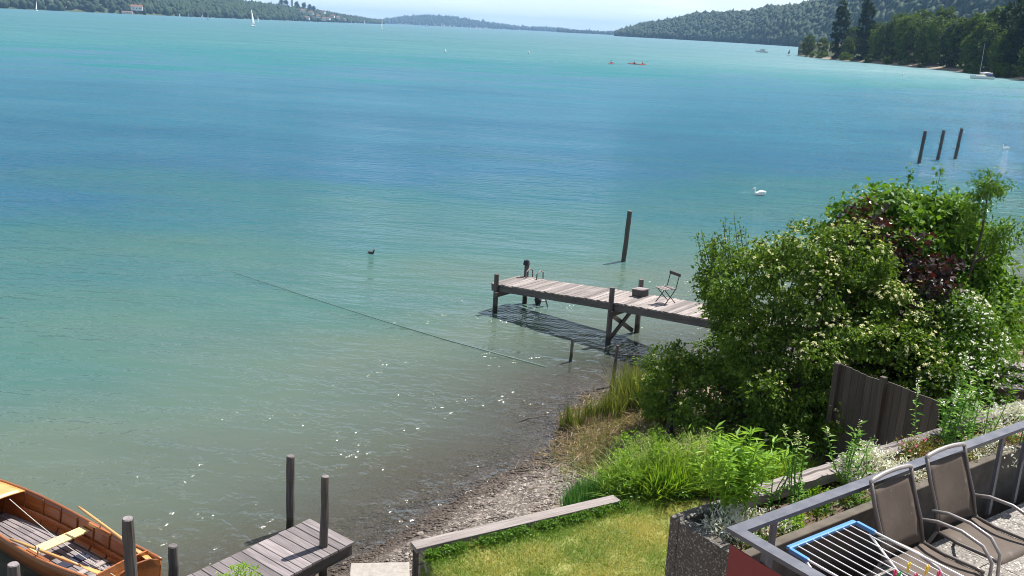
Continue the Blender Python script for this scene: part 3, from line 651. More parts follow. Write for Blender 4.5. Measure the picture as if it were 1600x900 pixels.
sails = [(403, 1700, -1.7, .95, 'small sail close behind the largest sailboat'), (316, 1800, 2.0, 1.25, 'white sailboat left of the largest one, tall narrow sail'), (325, 1650, -.9, .9, 'low white sailboat just right of the tall narrow sail'),
         (57, 1700, 1.6, 1.3, 'leftmost white sailboat under the wooded left shore'), (459, 2300, 1.9, .9, 'lone small sail below the church tower'), (549, 2700, 2.2, 1.0, 'small sail at the tail end of the far left shore'),
         (597, 1350, 1.5, 1.15, 'left one of the pair of pale yellowish sails near mid lake'), (608, 1280, 1.7, 1.15, 'right one of the pair of pale yellowish sails near mid lake'), (281, 2100, 1.4, .8, 'faint small sail left of the tall narrow sail'), (295, 2150, 1.8, .8, 'faint sail nearest to the left of the tall narrow sail')]
for px, Y, rz, s, lb in sails: lake(copy_tree(sb), px, Y, rz, lb, s)
for k, (px, Y) in enumerate([(570, 3600), (628, 4000), (640, 4200), (655, 4100), (666, 4300), (690, 4500), (694, 4700), (703, 4500), (722, 4800), (735, 4600), (745, 4700), (770, 4900), (780, 5000)]):
    o = copy_tree(sb); lake(o, px, Y, 1.2+k*.37, 'tiny distant white sail below the hazy hill across the lake', 1.25); o['group'] = 'tiny distant sails'
ya = make_sailboat('moored_yacht', 'white yacht with bare mast moored below the wooded point', bare=True, ln=8.6, mast=11.6); p = at(1534, 123.5); place(ya, (p.x, p.y, 0), rad(188))
def make_motorboat(label):
    t = thing('motorboat', (0, 0, 0), label, 'motorboat'); hb = MB(); rows = []
    for k in range(7):
        u = k/6; bw = 1.5*(1-u**3*.97); x = (u-.5)*9.5
        rows.append([(x, bw, 1.0+.4*u), (x, bw*.8, .1), (x, 0, -.3), (x, -bw*.8, .1), (x, -bw, 1.0+.4*u)])
    hb.grid(rows); hb.add(rows[0], [(0, 1, 2, 3, 4)]); hb.grid([[r[0] for r in rows], [r[-1] for r in rows]]); hb.build('hull', M['white'], t)
    c = MB(); c.bar((-2.6, 0, 1.75), (1.6, 0, 1.75), 2.2, 1.3, taper=.75); c.build('cabin', M['white'], t, bevel=.12)
    wn = MB(); wn.bar((-2.2, 0, 1.95), (1.45, 0, 1.9), 2.24, .4, taper=.78); wn.build('window', M['glass'], t)
    r = MB(); r.bar((-3.4, 0, 2.55), (.9, 0, 2.5), 2.3, .1); r.build('roof', M['oar_wood'], t); return t
lake(make_motorboat('white motorboat with cabin crossing near the right hill'), 1192, 790, 2.9)
sb2 = make_sailboat('dinghy', 'small boat with dark lowered sail just off the tip of the point', False, None, ln=5.5, mast=7.2); lake(sb2, 1235, 690, .4, None, .55)
sb2.children[0].data.materials[0] = M['white']
for c in sb2.children:
    if c.name.startswith('mainsail'): c.data.materials[0] = M['canvas']
by = MB(); by.tube([(0, 0, -.3), (0, 0, .1), (0, 0, .5), (0, 0, .85), (0, 0, 1.3)], [.3, .5, .5, .22, .06], 10)
b0 = by.build('buoy', M['white'], smooth=True); tag(b0, 'small white buoy on the open lake left of the middle', 'buoy', 'white buoys'); lake(b0, 697, 345, 0, s=.7)
lake(copy_tree(b0), 828, 385, 0, 'small white buoy on the open lake left of the kayakers', .7)
lake(copy_tree(b0), 1417, 0 or 330, 0, 'small white buoy off the middle of the wooded point', .6)

# ------------------------------------------------------------------ creatures and people (voxel-remeshed into one body)
def body(mb, name, m, parent=None, loc=None, vox=.02, smooth=6):
    o = mb.build(name, m, parent, loc, smooth=True)
    md = o.modifiers.new('skin', 'REMESH'); md.mode = 'VOXEL'; md.voxel_size = vox; md.use_smooth_shade = True
    s = o.modifiers.new('soft', 'SMOOTH'); s.iterations = smooth; s.factor = .5; return o
def make_kayaker(label_k, label_p, label_o, px, py, rz, paddle):
    p = at(px, py); c_, s_ = math.cos(rz), math.sin(rz)
    def W(x, y, z): return (p.x+x*c_-y*s_, p.y+x*s_+y*c_, z)
    k = thing('kayak', p, label_k, 'kayak', 'red kayaks on the lake')
    h = MB(); xs = [-2.3, -1.9, -1.2, -.4, .4, 1.2, 1.9, 2.3]; ws_ = [.03, .16, .27, .33, .33, .27, .16, .03]
    h.tube([W(x, 0, .1+.09*(x/2.3)**2) for x in xs], ws_, 10, flat=.55, up0=(0, 0, 1)); h.build('hull', M['kayak_red'], k, smooth=True)
    ck = MB(); ck.tube([W(.45*math.cos(a)-.1, .26*math.sin(a), .29) for a in np.linspace(0, 2*np.pi, 13)[:-1]], .03, 6, closed=True); ck.build('cockpit_rim', M['black_metal'], k)
    d = MB()                               # seated body: legs forward in the hull, torso, neck, head, arms to the paddle
    d.tube([W(-.15, 0, .12), W(-.14, 0, .3), W(-.1, 0, .52), W(-.08, 0, .68), W(-.07, 0, .76)], [.17, .17, .19, .17, .07], 10)
    d.tube([W(-.07, 0, .74), W(-.06, 0, .84), W(-.05, 0, .93), W(-.05, 0, 1.03), W(-.05, 0, 1.08)], [.06, .075, .1, .095, .04], 10)
    for sg in (-1, 1):
        d.tube([W(-.1, .08*sg, .18), W(.35, .11*sg, .26), W(.8, .1*sg, .16)], [.09, .075, .05], 8)
        hz = .55+paddle*.18*sg
        d.tube([W(-.07, .17*sg, .66), W(.1, .27*sg, .48), W(.33, .3*sg, hz), W(.4, .3*sg, hz)], [.065, .05, .04, .045], 8)
    pe = body(d, 'person', M['skin'], None, p, .035, 3); tag(pe, label_p, 'person', 'kayakers')
    v = MB(); v.tube([W(-.15, 0, .3), W(-.1, 0, .52), W(-.08, 0, .7)], [.2, .215, .16], 10); v.build('life_vest', M['vest'], pe, smooth=True)
    hr = MB(); hr.tube([W(-.08, 0, .94), W(-.075, 0, 1.03), W(-.06, 0, 1.1)], [.105, .11, .05], 8); hr.build('hair', M['black_cloth'], pe, smooth=True)
    a, c = Vector(W(.4, 1.1, .55+paddle*.7)), Vector(W(.4, -1.1, .55-paddle*.5)); q = MB(); q.tube([a, c], .02, 6)
    for e, dr in ((a, (a-c).normalized()), (c, (c-a).normalized())): q.tube([e-dr*.05, e+dr*.1, e+dr*.3, e+dr*.42], [.02, .09, .1, .04], 8, flat=.25)
    o = q.build('paddle', M['black_metal'], None, p); tag(o, label_o, 'paddle', 'kayak paddles')
make_kayaker('red kayak farthest left of the three on the lake', 'person in orange vest paddling the leftmost kayak', 'dark paddle held by the leftmost kayaker', 955, 100, 1.1, .9)
make_kayaker('middle red kayak of the three, close to the right one', 'person in orange vest paddling the middle kayak', 'dark paddle held by the middle kayaker', 991, 100.5, 2.9, .3)
make_kayaker('right red kayak of the three on the lake', 'person in orange vest paddling the rightmost kayak', 'dark paddle held by the rightmost kayaker', 1004, 101.5, .9, -.9)

def make_swan(px, py, rz, label, s=1.0, raise_=0):
    p = at(px, py); c_, s_ = math.cos(rz), math.sin(rz)
    def W(x, y, z): x *= s; y *= s; z *= s; return (p.x+x*c_-y*s_, p.y+x*s_+y*c_, z)
    sc_ = s; d = MB(); T0 = d.tube
    def tb(pts, r, *a, **k): T0(pts, [q*sc_ for q in (r if isinstance(r, list) else [r]*len(pts))], *a, **k)
    d.tube = tb
    d.tube([W(-.62, 0, .22), W(-.5, 0, .2), W(-.25, 0, .15), W(.05, 0, .12), (W(.28, 0, .12)), W(.42, 0, .13)], [.03, .12, .23, .25, .19, .07], 14, flat=.85, up0=(0, 0, 1))
    for sg in (-1, 1): d.tube([W(.2, .12*sg, .22), W(-.1, .17*sg, .3), W(-.4, .13*sg, .33), W(-.62, .06*sg, .34)], [.06, .13, .1, .03], 10)
    if raise_: neck = [(.3, .15), (.42, .28), (.4, .45), (.36, .58), (.4, .68), (.48, .69), (.54, .66)]
    else: neck = [(.3, .16), (.42, .28), (.42, .42), (.36, .55), (.42, .64), (.52, .62), (.58, .55)]
    d.tube([W(x, 0, z) for x, z in neck], [.12, .075, .055, .05, .055, .062, .04], 10)
    b_ = body(d, 'swan', M['feather'], None, p, .022*s, 4); tag(b_, label, 'swan', 'swans')
    e = neck[-1]; k = MB(); k.tube([W(e[0]-.02, 0, e[1]+.01), W(e[0]+.05, 0, e[1]-.03), W(e[0]+.12, 0, e[1]-.07)], [.035*s, .028*s, .012*s], 8, flat=.7); k.build('beak', M['beak'], b_, smooth=True)
    k = MB()
    for sg in (-1, 1): k.tube([W(e[0]-.04, .04*sg, e[1]+.035), W(e[0]-.025, .046*sg, e[1]+.03)], .012*s, 6)
    k.tube([W(e[0]-.03, 0, e[1]+.045), W(e[0]+.03, 0, e[1]+.02)], .02*s, 6); k.build('face_mask', M['black_cloth'], b_)
make_swan(1186, 305, rad(182), 'white swan with bent neck swimming right of the jetty', .66)
make_swan(1571, 233, rad(150), 'white swan at the right edge beyond the three posts', .55, 1)
p = at(580, 396); d = MB(); W = lambda x, y, z: (p.x+x*.6, p.y+y*.6, z*.6)
d.tube([W(-.24, 0, .13), W(-.15, 0, .08), W(0, 0, .06), W(.13, 0, .07), W(.2, 0, .1)], [.02, .055, .07, .06, .025], 10, flat=.8, up0=(0, 0, 1))
d.tube([W(.13, 0, .1), W(.18, 0, .2), W(.2, 0, .26), W(.24, 0, .27)], [.036, .027, .033, .02], 8)
dk = body(d, 'duck', M['duck'], None, p, .011, 3); tag(dk, 'small dark duck swimming left of the jetty', 'duck')
k = MB(); k.tube([W(.24, 0, .27), W(.3, 0, .255)], [.013, .007], 6, flat=.6); k.build('beak', M['beak'], dk)

# ------------------------------------------------------------------ mooring posts
def post(base, top, r, label, group, m='post_wood', seg=12, name='mooring_post', cap=True):
    r *= .9; base, top = Vector(base), Vector(top); q = MB(); n = 9; d = top-base
    pts = [base+d*(k/n)+Vector((R0.uniform(-.006, .006), R0.uniform(-.006, .006), 0)) for k in range(n+1)]
    q.tube(pts, [r*R0.uniform(.95, 1.06) for _ in range(n)]+[r*.93], seg); q.v = [v_+Vector((R0.uniform(-.05, .05)*r, R0.uniform(-.05, .05)*r, R0.uniform(-.12, .12)*r)) for v_ in q.v]
    t = thing(name, (base.x, base.y, 0), label, 'post', group); q.build('shaft', M[m], t, smooth=False)
    if cap: c = MB(); c.tube([top-d.normalized()*.003, top+d.normalized()*.012], [r*.9, r*.8], seg); c.build('end_grain', M['grey_wood'], t)
    return t
PG = 'mooring posts by the small dock'
post((-3.84, 15.7, -.8), (-3.80, 15.7, 1.46), .085, 'round mooring post behind the small dock in open water', PG)
post((-2.89, 13.98, -.3), (-2.83, 13.98, 1.96), .075, 'round post rising through the small dock planks, casting a shadow', PG)
post((-5.36, 12.36, -.5), (-5.32, 12.30, 2.0), .095, 'thick round mooring post in front of the rowing boat', PG)
post((-5.09, 13.30, -.5), (-5.07, 13.30, 1.0), .085, 'short mooring post with split top right of the rowing boat', PG)
post((-6.9, 12.07, -.5), (-6.9, 12.07, 1.32), .095, 'mooring post at the bottom left corner with pale top', PG)
TP = 'three posts in the lake on the right'
for (a, c), lb in zip((((32.41, 78.29), (32.62, 78.3, 2.6)), ((35.16, 81.27), (35.4, 81.3, 2.5)), ((37.32, 82.9), (37.6, 82.9, 2.6))), ('left', 'middle', 'right')):
    post((*a, -2), c, .15, f'{lb} one of the three dark posts standing in the lake', TP, 'dark_wood')
post((4.46, 38.43, -1.5), (4.62, 38.43, 2.09), .11, 'single tall leaning post in the water behind the jetty', None, 'dark_wood')
post((3.55, 19.35, .5), (3.58, 19.35, 2.35), .085, 'dark weathered post standing in the left edge of the flowering bush', None, 'dark_wood')
SK = 'thin stakes at the water edge'
post((1.72, 25.68, -.5), (1.78, 25.68, .68), .05, 'short broken stake in shallow water before the jetty', SK, 'post_wood', 7, 'stake', False)
post((2.76, 23.9, -.3), (2.84, 23.9, 1.14), .05, 'taller thin stake beside the reeds before the jetty', SK, 'post_wood', 7, 'stake', False)

# ------------------------------------------------------------------ the long jetty
jt = thing('jetty', (3, 27.5, 0), 'long weathered plank jetty on posts leading out from the bush', 'jetty')
P1, P2, Q1, Q2 = Vector((-.45, 30.28, .93)), Vector((.38, 31.35, .93)), Vector((3.03, 27.54, 1.27)), Vector((3.9, 28.66, 1.27))
E1, E2 = Vector((7.0, 23.0, 1.95)), Vector((7.95, 24.1, 1.95))
dk = MB()
def planks(mb, a0, a1, b0, b1, wd, th, over=.06):
    n = int((a1-a0).length/wd); side = (b0-a0).normalized()
    for k in range(n):
        t0, t1 = (k+.1)/n, (k+.9)/n; o1, o2 = over+R0.uniform(-.03, .04), over+R0.uniform(-.03, .04)
        c0 = a0.lerp(a1, (t0+t1)/2)-side*o1; c1 = b0.lerp(b1, (t0+t1)/2)+side*o2; z = Vector((0, 0, R0.uniform(-.006, .006)))
        mb.bar(c0+z, c1+z, (t1-t0)*(a1-a0).length, th)
d1 = (P1-Q1).normalized()
planks(dk, P1+d1*.28, Q1, P2+d1*.28, Q2, .14, .04); planks(dk, Q1, E1, Q2, E2, .15, .04); dk.build('deck', M['pale_wood'], jt)
dn = Vector((0, 0, -.13))
for a, c in ((P1+d1*.25, Q1), (P2+d1*.25, Q2), (Q1, E1), (Q2, E2)):
    bm_ = MB(); bm_.bar(a+dn, c+dn, .09, .2); bm_.build('side_beam', M['post_wood'], jt)
sdn = (P2-P1).normalized(); dn2 = Vector((0, 0, -.3))
for a, c in ((P1, P2), (Q1, Q2)):
    bm_ = MB(); bm_.bar(a+dn2-sdn*.25-d1*.09, c+dn2+sdn*.2-d1*.09, .1, .16); bm_.build('cross_beam', M['dark_wood'], jt)
for b_, zt in ((P1-sdn*.12, 1.30), (P2+sdn*.12, 1.35), (Q1-sdn*.12, 1.76), (Q2+sdn*.12, 1.72)):
    q = MB(); q.tube([(b_.x, b_.y, -1.4), (b_.x, b_.y, .3), (b_.x+.01, b_.y, zt)], [.085, .085, .08], 10); q.build('post', M['post_wood'], jt)
for a, c in ((Q1+Vector((0, 0, -.35)), Q2+Vector((0, 0, -1.2))), (Q2+Vector((0, 0, -.35)), Q1+Vector((0, 0, -1.15)))):
    q = MB(); off_ = d1*(.09 if a.x < 3.5 else .03); q.bar(a+off_, c+off_, .05, .13); q.build('cross_brace', M['post_wood'], jt)
# ladder hooked over the lake side, a rope coil on the corner post, a wooden box and a folding chair
ld = thing('bathing_ladder', (.8, 31.2, 0), 'pale bathing ladder hooked on the far side of the jetty', 'ladder')
lx = (Q2-P2).normalized(); lx.z = 0; lx.normalize(); oy = Vector((-lx.y, lx.x, 0)); base = P2+lx*.42+sdn*.15
for sgn in (-.22, .22):
    a = base+lx*sgn; q = MB(); pts = [a-sdn*.3+Vector((0, 0, .03)), a-sdn*.28+Vector((0, 0, .25)), a-sdn*.1+Vector((0, 0, .34)), a+sdn*.06+Vector((0, 0, .27)), a+sdn*.1+Vector((0, 0, -.3)), a+sdn*.28+lx*.22+Vector((0, 0, -1.25))]
    q.tube(pts, .024, 7); q.build('rail', M['pale_wood'], ld, smooth=True)
for k in range(4):
    z = -.2-.28*k; a = base+sdn*(.09+.05*k)+lx*.055*k+Vector((0, 0, z)); q = MB(); q.bar(a-lx*.22, a+lx*.22, .07, .03); q.build('rung', M['pale_wood'], ld)
q = MB(); tpz = Vector((P2.x+sdn.x*.12, P2.y+sdn.y*.12, 1.35))
for k in range(4): q.tube([tpz+Vector((math.cos(a)*(.1-.01*k), math.sin(a)*(.1-.01*k), .02+.04*k)) for a in np.linspace(0, 2*np.pi, 11)[:-1]], .025, 6, closed=True)
tag(q.build('rope_coil', M['black_cloth'], None, tpz, smooth=True), 'dark rope coiled on the far corner post of the jetty', 'rope')
q = MB(); bc = base+sdn*.2+Vector((-.02, 0, -.75)); q.tube([bc+Vector((0, 0, -.16)), bc+Vector((0, 0, -.02)), bc+Vector((.02, 0, .12))], [.09, .14, .07], 9)
tag(q.build('fender', M['black_cloth'], None, bc, smooth=True), 'small dark fender hanging on the bathing ladder', 'fender')
bx = thing('wooden_box', (3.75, 28.1, 1.29), 'low grey wooden box standing on the jetty', 'box')
o_ = Q2.lerp(Q1, .2)+(E2-Q2)*.045; ex = sdn; ux = (E1-Q1).normalized()
q = MB(); q.bar(o_-ux*.2+Vector((0, 0, .13)), o_+ux*.2+Vector((0, 0, .13)), .3, .2); q.build('crate', M['post_wood'], bx)
q = MB(); q.bar(o_-ux*.22+Vector((0, 0, .245)), o_+ux*.22+Vector((0, 0, .245)), .34, .03); q.build('lid', M['grey_wood'], bx)
cc = Q2.lerp(Q1, .42)+(E2-Q2)*.24; cc.z += .03
ch = thing('folding_chair', cc, 'slatted wooden folding chair with thin metal frame on the jetty', 'chair')
fx = Vector((-.85, -.5, 0)).normalized(); fy = Vector((-fx.y, fx.x, 0)); up = Vector((0, 0, 1))
for sg in (-1, 1):
    q = MB(); q.tube([cc+fx*.2+fy*.2*sg, cc-fx*.02+fy*.2*sg+up*.24, cc-fx*.18+fy*.2*sg+up*.46, cc-fx*.27+fy*.2*sg+up*.88], .013, 6); q.build('back_leg', M['black_metal'], ch)
    q = MB(); q.tube([cc-fx*.24+fy*.18*sg, cc+fx*.03+fy*.18*sg+up*.26, cc+fx*.2+fy*.18*sg+up*.44], .013, 6); q.build('front_leg', M['black_metal'], ch)
q = MB()
for k in range(5): a = cc+fx*(.22-.095*k)+up*.455; q.bar(a-fy*.21, a+fy*.21, .075, .018)
q.build('seat', M['pale_wood'], ch)
q = MB(); a = cc-fx*.27+up*.86; q.bar(a-fy*.24, a+fy*.24, .025, .09); q.build('backrest', M['dark_wood'], ch)

# ------------------------------------------------------------------ submerged pipe, small dock
q = MB(); pl = [(-12.2, 35.6, -.03), (-9.68, 33.33, -.005), (-6.34, 30.55, 0), (-3.94, 28.63, 0), (-1.82, 27.04, 0), (1.05, 25.12, -.005)]
q.tube([Vector(v_) for v_ in pl], [.02, .02, .02, .021, .026, .032], 8)
tag(q.build('pipe', M['pipe'], None, (-4, 28.6, -.2), smooth=True), 'long thin pale pipe running diagonally out across the water towards the shore', 'pipe')
dkr = thing('dock', (-3.9, 13, 0), 'short grey plank dock at the bottom left between mooring posts', 'dock')
D0, D1 = Vector((-3.27, 14.85, .7)), Vector((-2.4, 14.17, .7)); dd = Vector((-.602, -.799, 0)); q = MB()
k = 0.0
while k < 5.4:
    wd = R0.uniform(.15, .24); a = D0+dd*(k+wd/2); c = D1+dd*(k+wd/2); s = (c-a).normalized(); z = Vector((0, 0, R0.uniform(-.004, .004)))
    q.bar(a-s*R0.uniform(0, .02)+z, c+s*R0.uniform(0, .02)+z, wd-.014, .045); k += wd
q.build('deck', M['grey_wood'], dkr, bevel=.004)
for e in (.06, .5, .94):
    q = MB(); a = D0.lerp(D1, e)+Vector((0, 0, -.125))+dd*.03; q.bar(a, a+dd*5.3, .09, .2); q.build('beam', M['dark_wood'], dkr)
for e, t in ((.1, 1.9), (.9, 2.2), (.1, 4.2), (.9, 4.2)):
    q = MB(); a = D0.lerp(D1, e)+dd*t; q.tube([(a.x, a.y, -.6), (a.x, a.y, .5)], .07, 8); q.build('leg', M['dark_wood'], dkr)

# ------------------------------------------------------------------ varnished rowing boat
S0 = Vector((-5.62, 13.18, 0)); bv = Vector((-.84, .543, 0)); nv = Vector((.543, .84, 0)); BL = 5.3
bt = thing('rowing_boat', S0+bv*2.4, 'varnished wooden rowing boat moored at the bottom left', 'rowing boat')
def Bt(l, w_, z): return S0+bv*l+nv*w_+Vector((0, 0, z))
def hbm(l): u = l/BL; return .585*(1-abs((u-.42)/.58)**2.4)**.8 if u > .42 else .585-.14*((.42-u)/.42)**1.8
def shr(l): u = l/BL; return .46+.42*max(0, u-.35)**1.6+.16*max(0, .3-u)**1.1/.3*.9
def keel(l): u = l/BL; return -.12+.5*max(0, u-.8)**1.5*4
def sect(l, k, inset=0.0):
    q = k*math.pi/2; h = max(.004, hbm(l)-inset); zk = keel(l)+inset
    return h*math.sin(q)**.72, zk+(shr(l)-zk)*(1-math.cos(q))**1.05
ls = [BL*u for u in (0, .04, .1, .17, .25, .33, .42, .5, .58, .66, .74, .82, .89, .95, .985, .999)]
ks = [0, .15, .3, .42, .54, .66, .78, .9, 1]
q = MB(); rows = []
for l in ls:
    r = [Bt(l, -sect(l, k)[0], sect(l, k)[1]) for k in ks[::-1]]+[Bt(l, sect(l, k)[0], sect(l, k)[1]) for k in ks[1:]]
    rows.append(r)
q.grid(rows); hull = q.build('hull', M['varnish'], bt, smooth=True, solid=.022)
at_ = hull.data.attributes['gc'].data                      # planking grain runs along the boat
for i, l in enumerate(ls):
    for j in range(17): at_[i*17+j].vector = (l, (j*.11), j*.37)
for sg in (-1, 1):
    q = MB(); q.tube([Bt(l, sg*(hbm(l)+.012), shr(l)+.008) for l in ls], .026, 8); q.build('gunwale', M['varnish'], bt, smooth=True)
    q = MB(); q.grid([[Bt(l, sg*(sect(l, .68)[0]-.035), sect(l, .68)[1]-.07), Bt(l, sg*(sect(l, .68)[0]-.035), sect(l, .68)[1]+.05)] for l in np.linspace(.7, 3.9, 14)]); q.build('seat_riser', M['varnish'], bt, solid=.022)
    q = MB(); a = Bt(1.75, sg*(hbm(1.75)-.02), shr(1.75)+.02); q.bar(a-bv*.3, a+bv*.3, .05, .05); q.build('oarlock_pad', M['varnish'], bt); q = MB(); q.tube([a+Vector((0, 0, .02)), a+Vector((0, 0, .1))], .014, 6)
    q.tube([a+bv*.045*math.cos(t)+Vector((0, 0, .15+.055*math.sin(t))) for t in np.linspace(-3.6, .45, 9)], .011, 6); q.build('oarlock', M['alu'], bt)
for l in np.arange(.55, 4.9, .47):
    q = MB(); pts = [Bt(l, sg_*(sect(l, k_, .02)[0]), sect(l, k_, .02)[1]) for sg_, k_ in [(-1, k_) for k_ in ks[::-1]]+[(1, k_) for k_ in ks[1:]]]
    q.tube(pts, .017, 6); q.build('rib', M['rib_wood'], bt, smooth=True)
q = MB(); q.add([Bt(0.02, -sect(0, k)[0]*.98, sect(0, k)[1]) for k in ks[::-1]]+[Bt(.02, sect(0, k)[0]*.98, sect(0, k)[1]) for k in ks[1:]]+[Bt(.0, .25, .70), Bt(0, 0, .735), Bt(0, -.25, .70)], [tuple(range(20))]); q.build('transom', M['varnish'], bt, solid=.035)
q = MB(); rows = [[Bt(.36, y, z) for y in np.linspace(-hbm(.36)+.03, hbm(.36)-.03, 9)] for z in (.38, .5)]+[[Bt(.33, y, .66-.05*abs(y)) for y in np.linspace(-hbm(.36)+.03, hbm(.36)-.03, 9)]]
q.grid(rows); q.build('backrest', M['varnish'], bt, solid=.025)
q = MB()
for y in np.linspace(-.36, .36, 5): q.bar(Bt(.05, y, .34), Bt(.34, y, .34), .16, .022)
q.build('stern_seat', M['oar_wood'], bt)
q = MB(); q.bar(Bt(2.17, -hbm(2.17)+.04, .335), Bt(2.17, hbm(2.17)-.04, .335), .24, .028); q.build('thwart', M['pine'], bt, bevel=.004)
q = MB()
for j in range(7):
    y0 = -.42+.14*j; pts = [l for l in np.linspace(.45, 4.2, 12)]
    f_ = lambda l: min(1, (sect(l, .42)[0]-.02)/.50)
    for l0, l1 in zip(pts[:-1], pts[1:]): q.bar(Bt(l0, y0*f_(l0), .075), Bt(l1+.002, y0*f_(l1), .075), .112*f_((l0+l1)/2), .02, rv=.3+.09*j)
q.build('floorboards', M['grey_wood'], bt)
q = MB(); q.grid([[Bt(l, -sect(l, .5)[0]+.01, .045), Bt(l, sect(l, .5)[0]-.01, .045)] for l in np.linspace(.05, 4.4, 14)]); q.build('bilge', M['dark_wood'], bt)
for l in (1.12, 1.36):
    q = MB(); q.bar(Bt(l, -.4, .1), Bt(l, .38, .1), .13, .02); q.build('foot_brace', M['pale_wood'], bt)
q = MB(); rows = []
for l in np.linspace(3.85, BL*.985, 8): rows.append([Bt(l+(.16*(abs(e)-.0) if l < 3.5 else 0)*0, e*(hbm(l)-.01), shr(l)+.03*(1-e*e)-.004) for e in np.linspace(-1, 1, 9)])
q.grid(rows); q.build('foredeck', M['oar_wood'], bt, smooth=True, solid=.02)
q = MB(); rr = [Bt(1.78+.0, -.34, .1), Bt(1.78, .3, .1)]; q.bar(rr[0], rr[1], .22, .012); tag(q.build('rubber_mat', M['dark_cloth'], None, Bt(1.78, 0, .1)), 'dark blue mat on the boat floor just behind the yellow seat', 'mat')
def oar(a, c, label):
    a, c = Vector(a), Vector(c); d = (c-a); n_ = d.normalized(); t = thing('oar', a.lerp(c, .5), label, 'oar', 'oars of the rowing boat')
    q = MB(); q.tube([a, a+n_*.2, a+d*.6, a+d*.74], [.018, .024, .027, .02], 8); q.build('shaft', M['oar_wood'], t, smooth=True)
    q = MB(); q.tube([a+d*.73, a+d*.8, a+d*.9, c-n_*.02, c], [.02, .05, .07, .068, .03], 10, flat=.22, up0=(.2, .2, 1)); q.build('blade', M['oar_wood'], t, smooth=True)
g1, g2 = at(123, 792, .78), at(196, 846, .62); oar(g1, g1+(g2-g1)*1.6, 'pale oar sticking out over the far side of the boat')
g1, g2 = at(16, 842, .56), at(150, 893, .38); oar(g1, g1+(g2-g1)*1.12, 'oar lying inside the boat along its near side')
q = MB(); a, c = at(15, 780, .80), at(188, 905, .55); q.tube([a.lerp(c, t)-Vector((0, 0, .1*math.sin(t*math.pi))) for t in np.linspace(0, 1, 12)], .007, 5)
tag(q.build('mooring_rope', M['rope'], None, a), 'thin pale rope stretched across the boat from the foredeck', 'rope')

# ------------------------------------------------------------------ retaining wall, step, stones
rw = thing('retaining_wall', (.3, 14.2, .6), 'low stone wall capped with a long grey timber between lawn and beach', 'wall')
C0, C1 = Vector((-1.33, 13.27, 1.19)), Vector((2.0, 15.17, 1.19)); wd_ = (C1-C0).normalized(); wn_ = Vector((-wd_.y, wd_.x, 0))
q = MB(); q.bar(C0, C1, .24, .085); q.build('timber_cap', M['pale_wood'], rw, bevel=.008)
q = MB(); R1 = random.Random(4)
for row in range(4):
    u = .06
    while u < 3.75:
        ln = R1.uniform(.3, .55); a = C0+wd_*u-wn_*.0; z = -.045-.11-.23*row; q.bar(a+Vector((0, 0, z-.0)), a+wd_*(ln-.015)+Vector((0, 0, z)), .2+R1.uniform(-.02, .02), .215); u += ln
q.build('stone_face', M['stone'], rw, bevel=.02)
q = MB(); a = C0+wd_*.05; q.bar(a+Vector((0, 0, -.05)), a+Vector((0, 0, -1.0)), .1, .12, up=(0, 1, 0)); 
q.build('end_post', M['dark_wood'], rw)
q = MB(); a = C0+wd_*.26-wn_*.12
for z in (.98, .70, .40): q.bar((a.x-.1, a.y-.1, z), (a.x+.13, a.y-.02, z), .24, .26)
q.build('pillar', M['slabconc'], rw, bevel=.02)
st = thing('concrete_step', (-1.85, 13.2, .4), 'pale concrete step down to the gravel beach left of the wall', 'step')
q = MB(); q.bar((-2.33, 13.3, .40), (-1.39, 13.42, .40), 1.1, .24); q.build('slab', M['slabconc'], st, bevel=.015)
def rock(c, s, label, grp=None):
    V = BV*(1+rg.normal(0, .12, (len(BV), 1)))*np.array(s)
    o = npmesh('rock', V+np.array(c), BF, M['stone'], None, c, rv=np.full(len(V), .5)); o.modifiers.new('sub', 'SUBSURF').render_levels = 2; tag(o, label, 'rock', grp); return o
rock((-2.42, 13.72, .12), (.16, .12, .1), 'brown rounded rock beside the concrete step', None)
rock((-2.62, 13.45, .12), (.2, .15, .1), 'grey rock at the bottom edge between dock and concrete step', None)
rock((-2.25, 14.2, .06), (.10, .08, .05), 'small pale rock on the gravel below the concrete step', None)

# pebbles of the beach
def in_scatter(n, x0, x1, y0, y1, rng, smin, smax):
    x = rng.uniform(x0, x1, n*4); y = rng.uniform(y0, y1, n*4); s = shore_dist(x, y); ok = (s > smin) & (s < smax)
    d = W1-W0; wl = ((x-W0[0])*(-d[1])+(y-W0[1])*d[0])/np.hypot(*d); uu = ((x-W0[0])*d[0]+(y-W0[1])*d[1])/np.hypot(*d)
    ok &= ~((wl < .12) & (uu > -.1)); return x[ok][:n], y[ok][:n]
m, nt, b = mat('pebbles'); rv = attr(nt, 'rv').outputs['Fac']
pz_ = N(nt, 'ShaderNodeSeparateXYZ'); L(nt, N(nt, 'ShaderNodeTexCoord').outputs['Object'], pz_.inputs[0])
pc_ = ramp(nt, rv, [(0, (.05, .042, .036)), (.4, (.125, .103, .088)), (.75, (.20, .168, .145)), (1, (.42, .38, .34))])
wt_ = mth(nt, 'MULTIPLY', mth(nt, 'SUBTRACT', .11, pz_.outputs[2]), 14.0, True)      # wet stones are darker
L(nt, mixc(nt, wt_, pc_, mixc(nt, 1.0, pc_, (.40, .35, .32), 'MULTIPLY')), b.inputs['Base Color']); b.inputs['Roughness'].default_value = .8; M['pebbles'] = m
x, y = in_scatter(26000, -3.6, 3.4, 12.8, 23.5, rg, -1.5, 2.6)
k = len(x); s = np.clip(rg.lognormal(-3.95, .42, k), .010, .08); C = np.stack([x, y, ground_z(x, y)+s*.1], 1)
o = blobs_mesh('beach_pebbles', M['pebbles'], C, np.stack([s, s*rg.uniform(.6, 1, k), s*.5], 1), rg, rg.random(k), .12); o['kind'] = 'stuff'
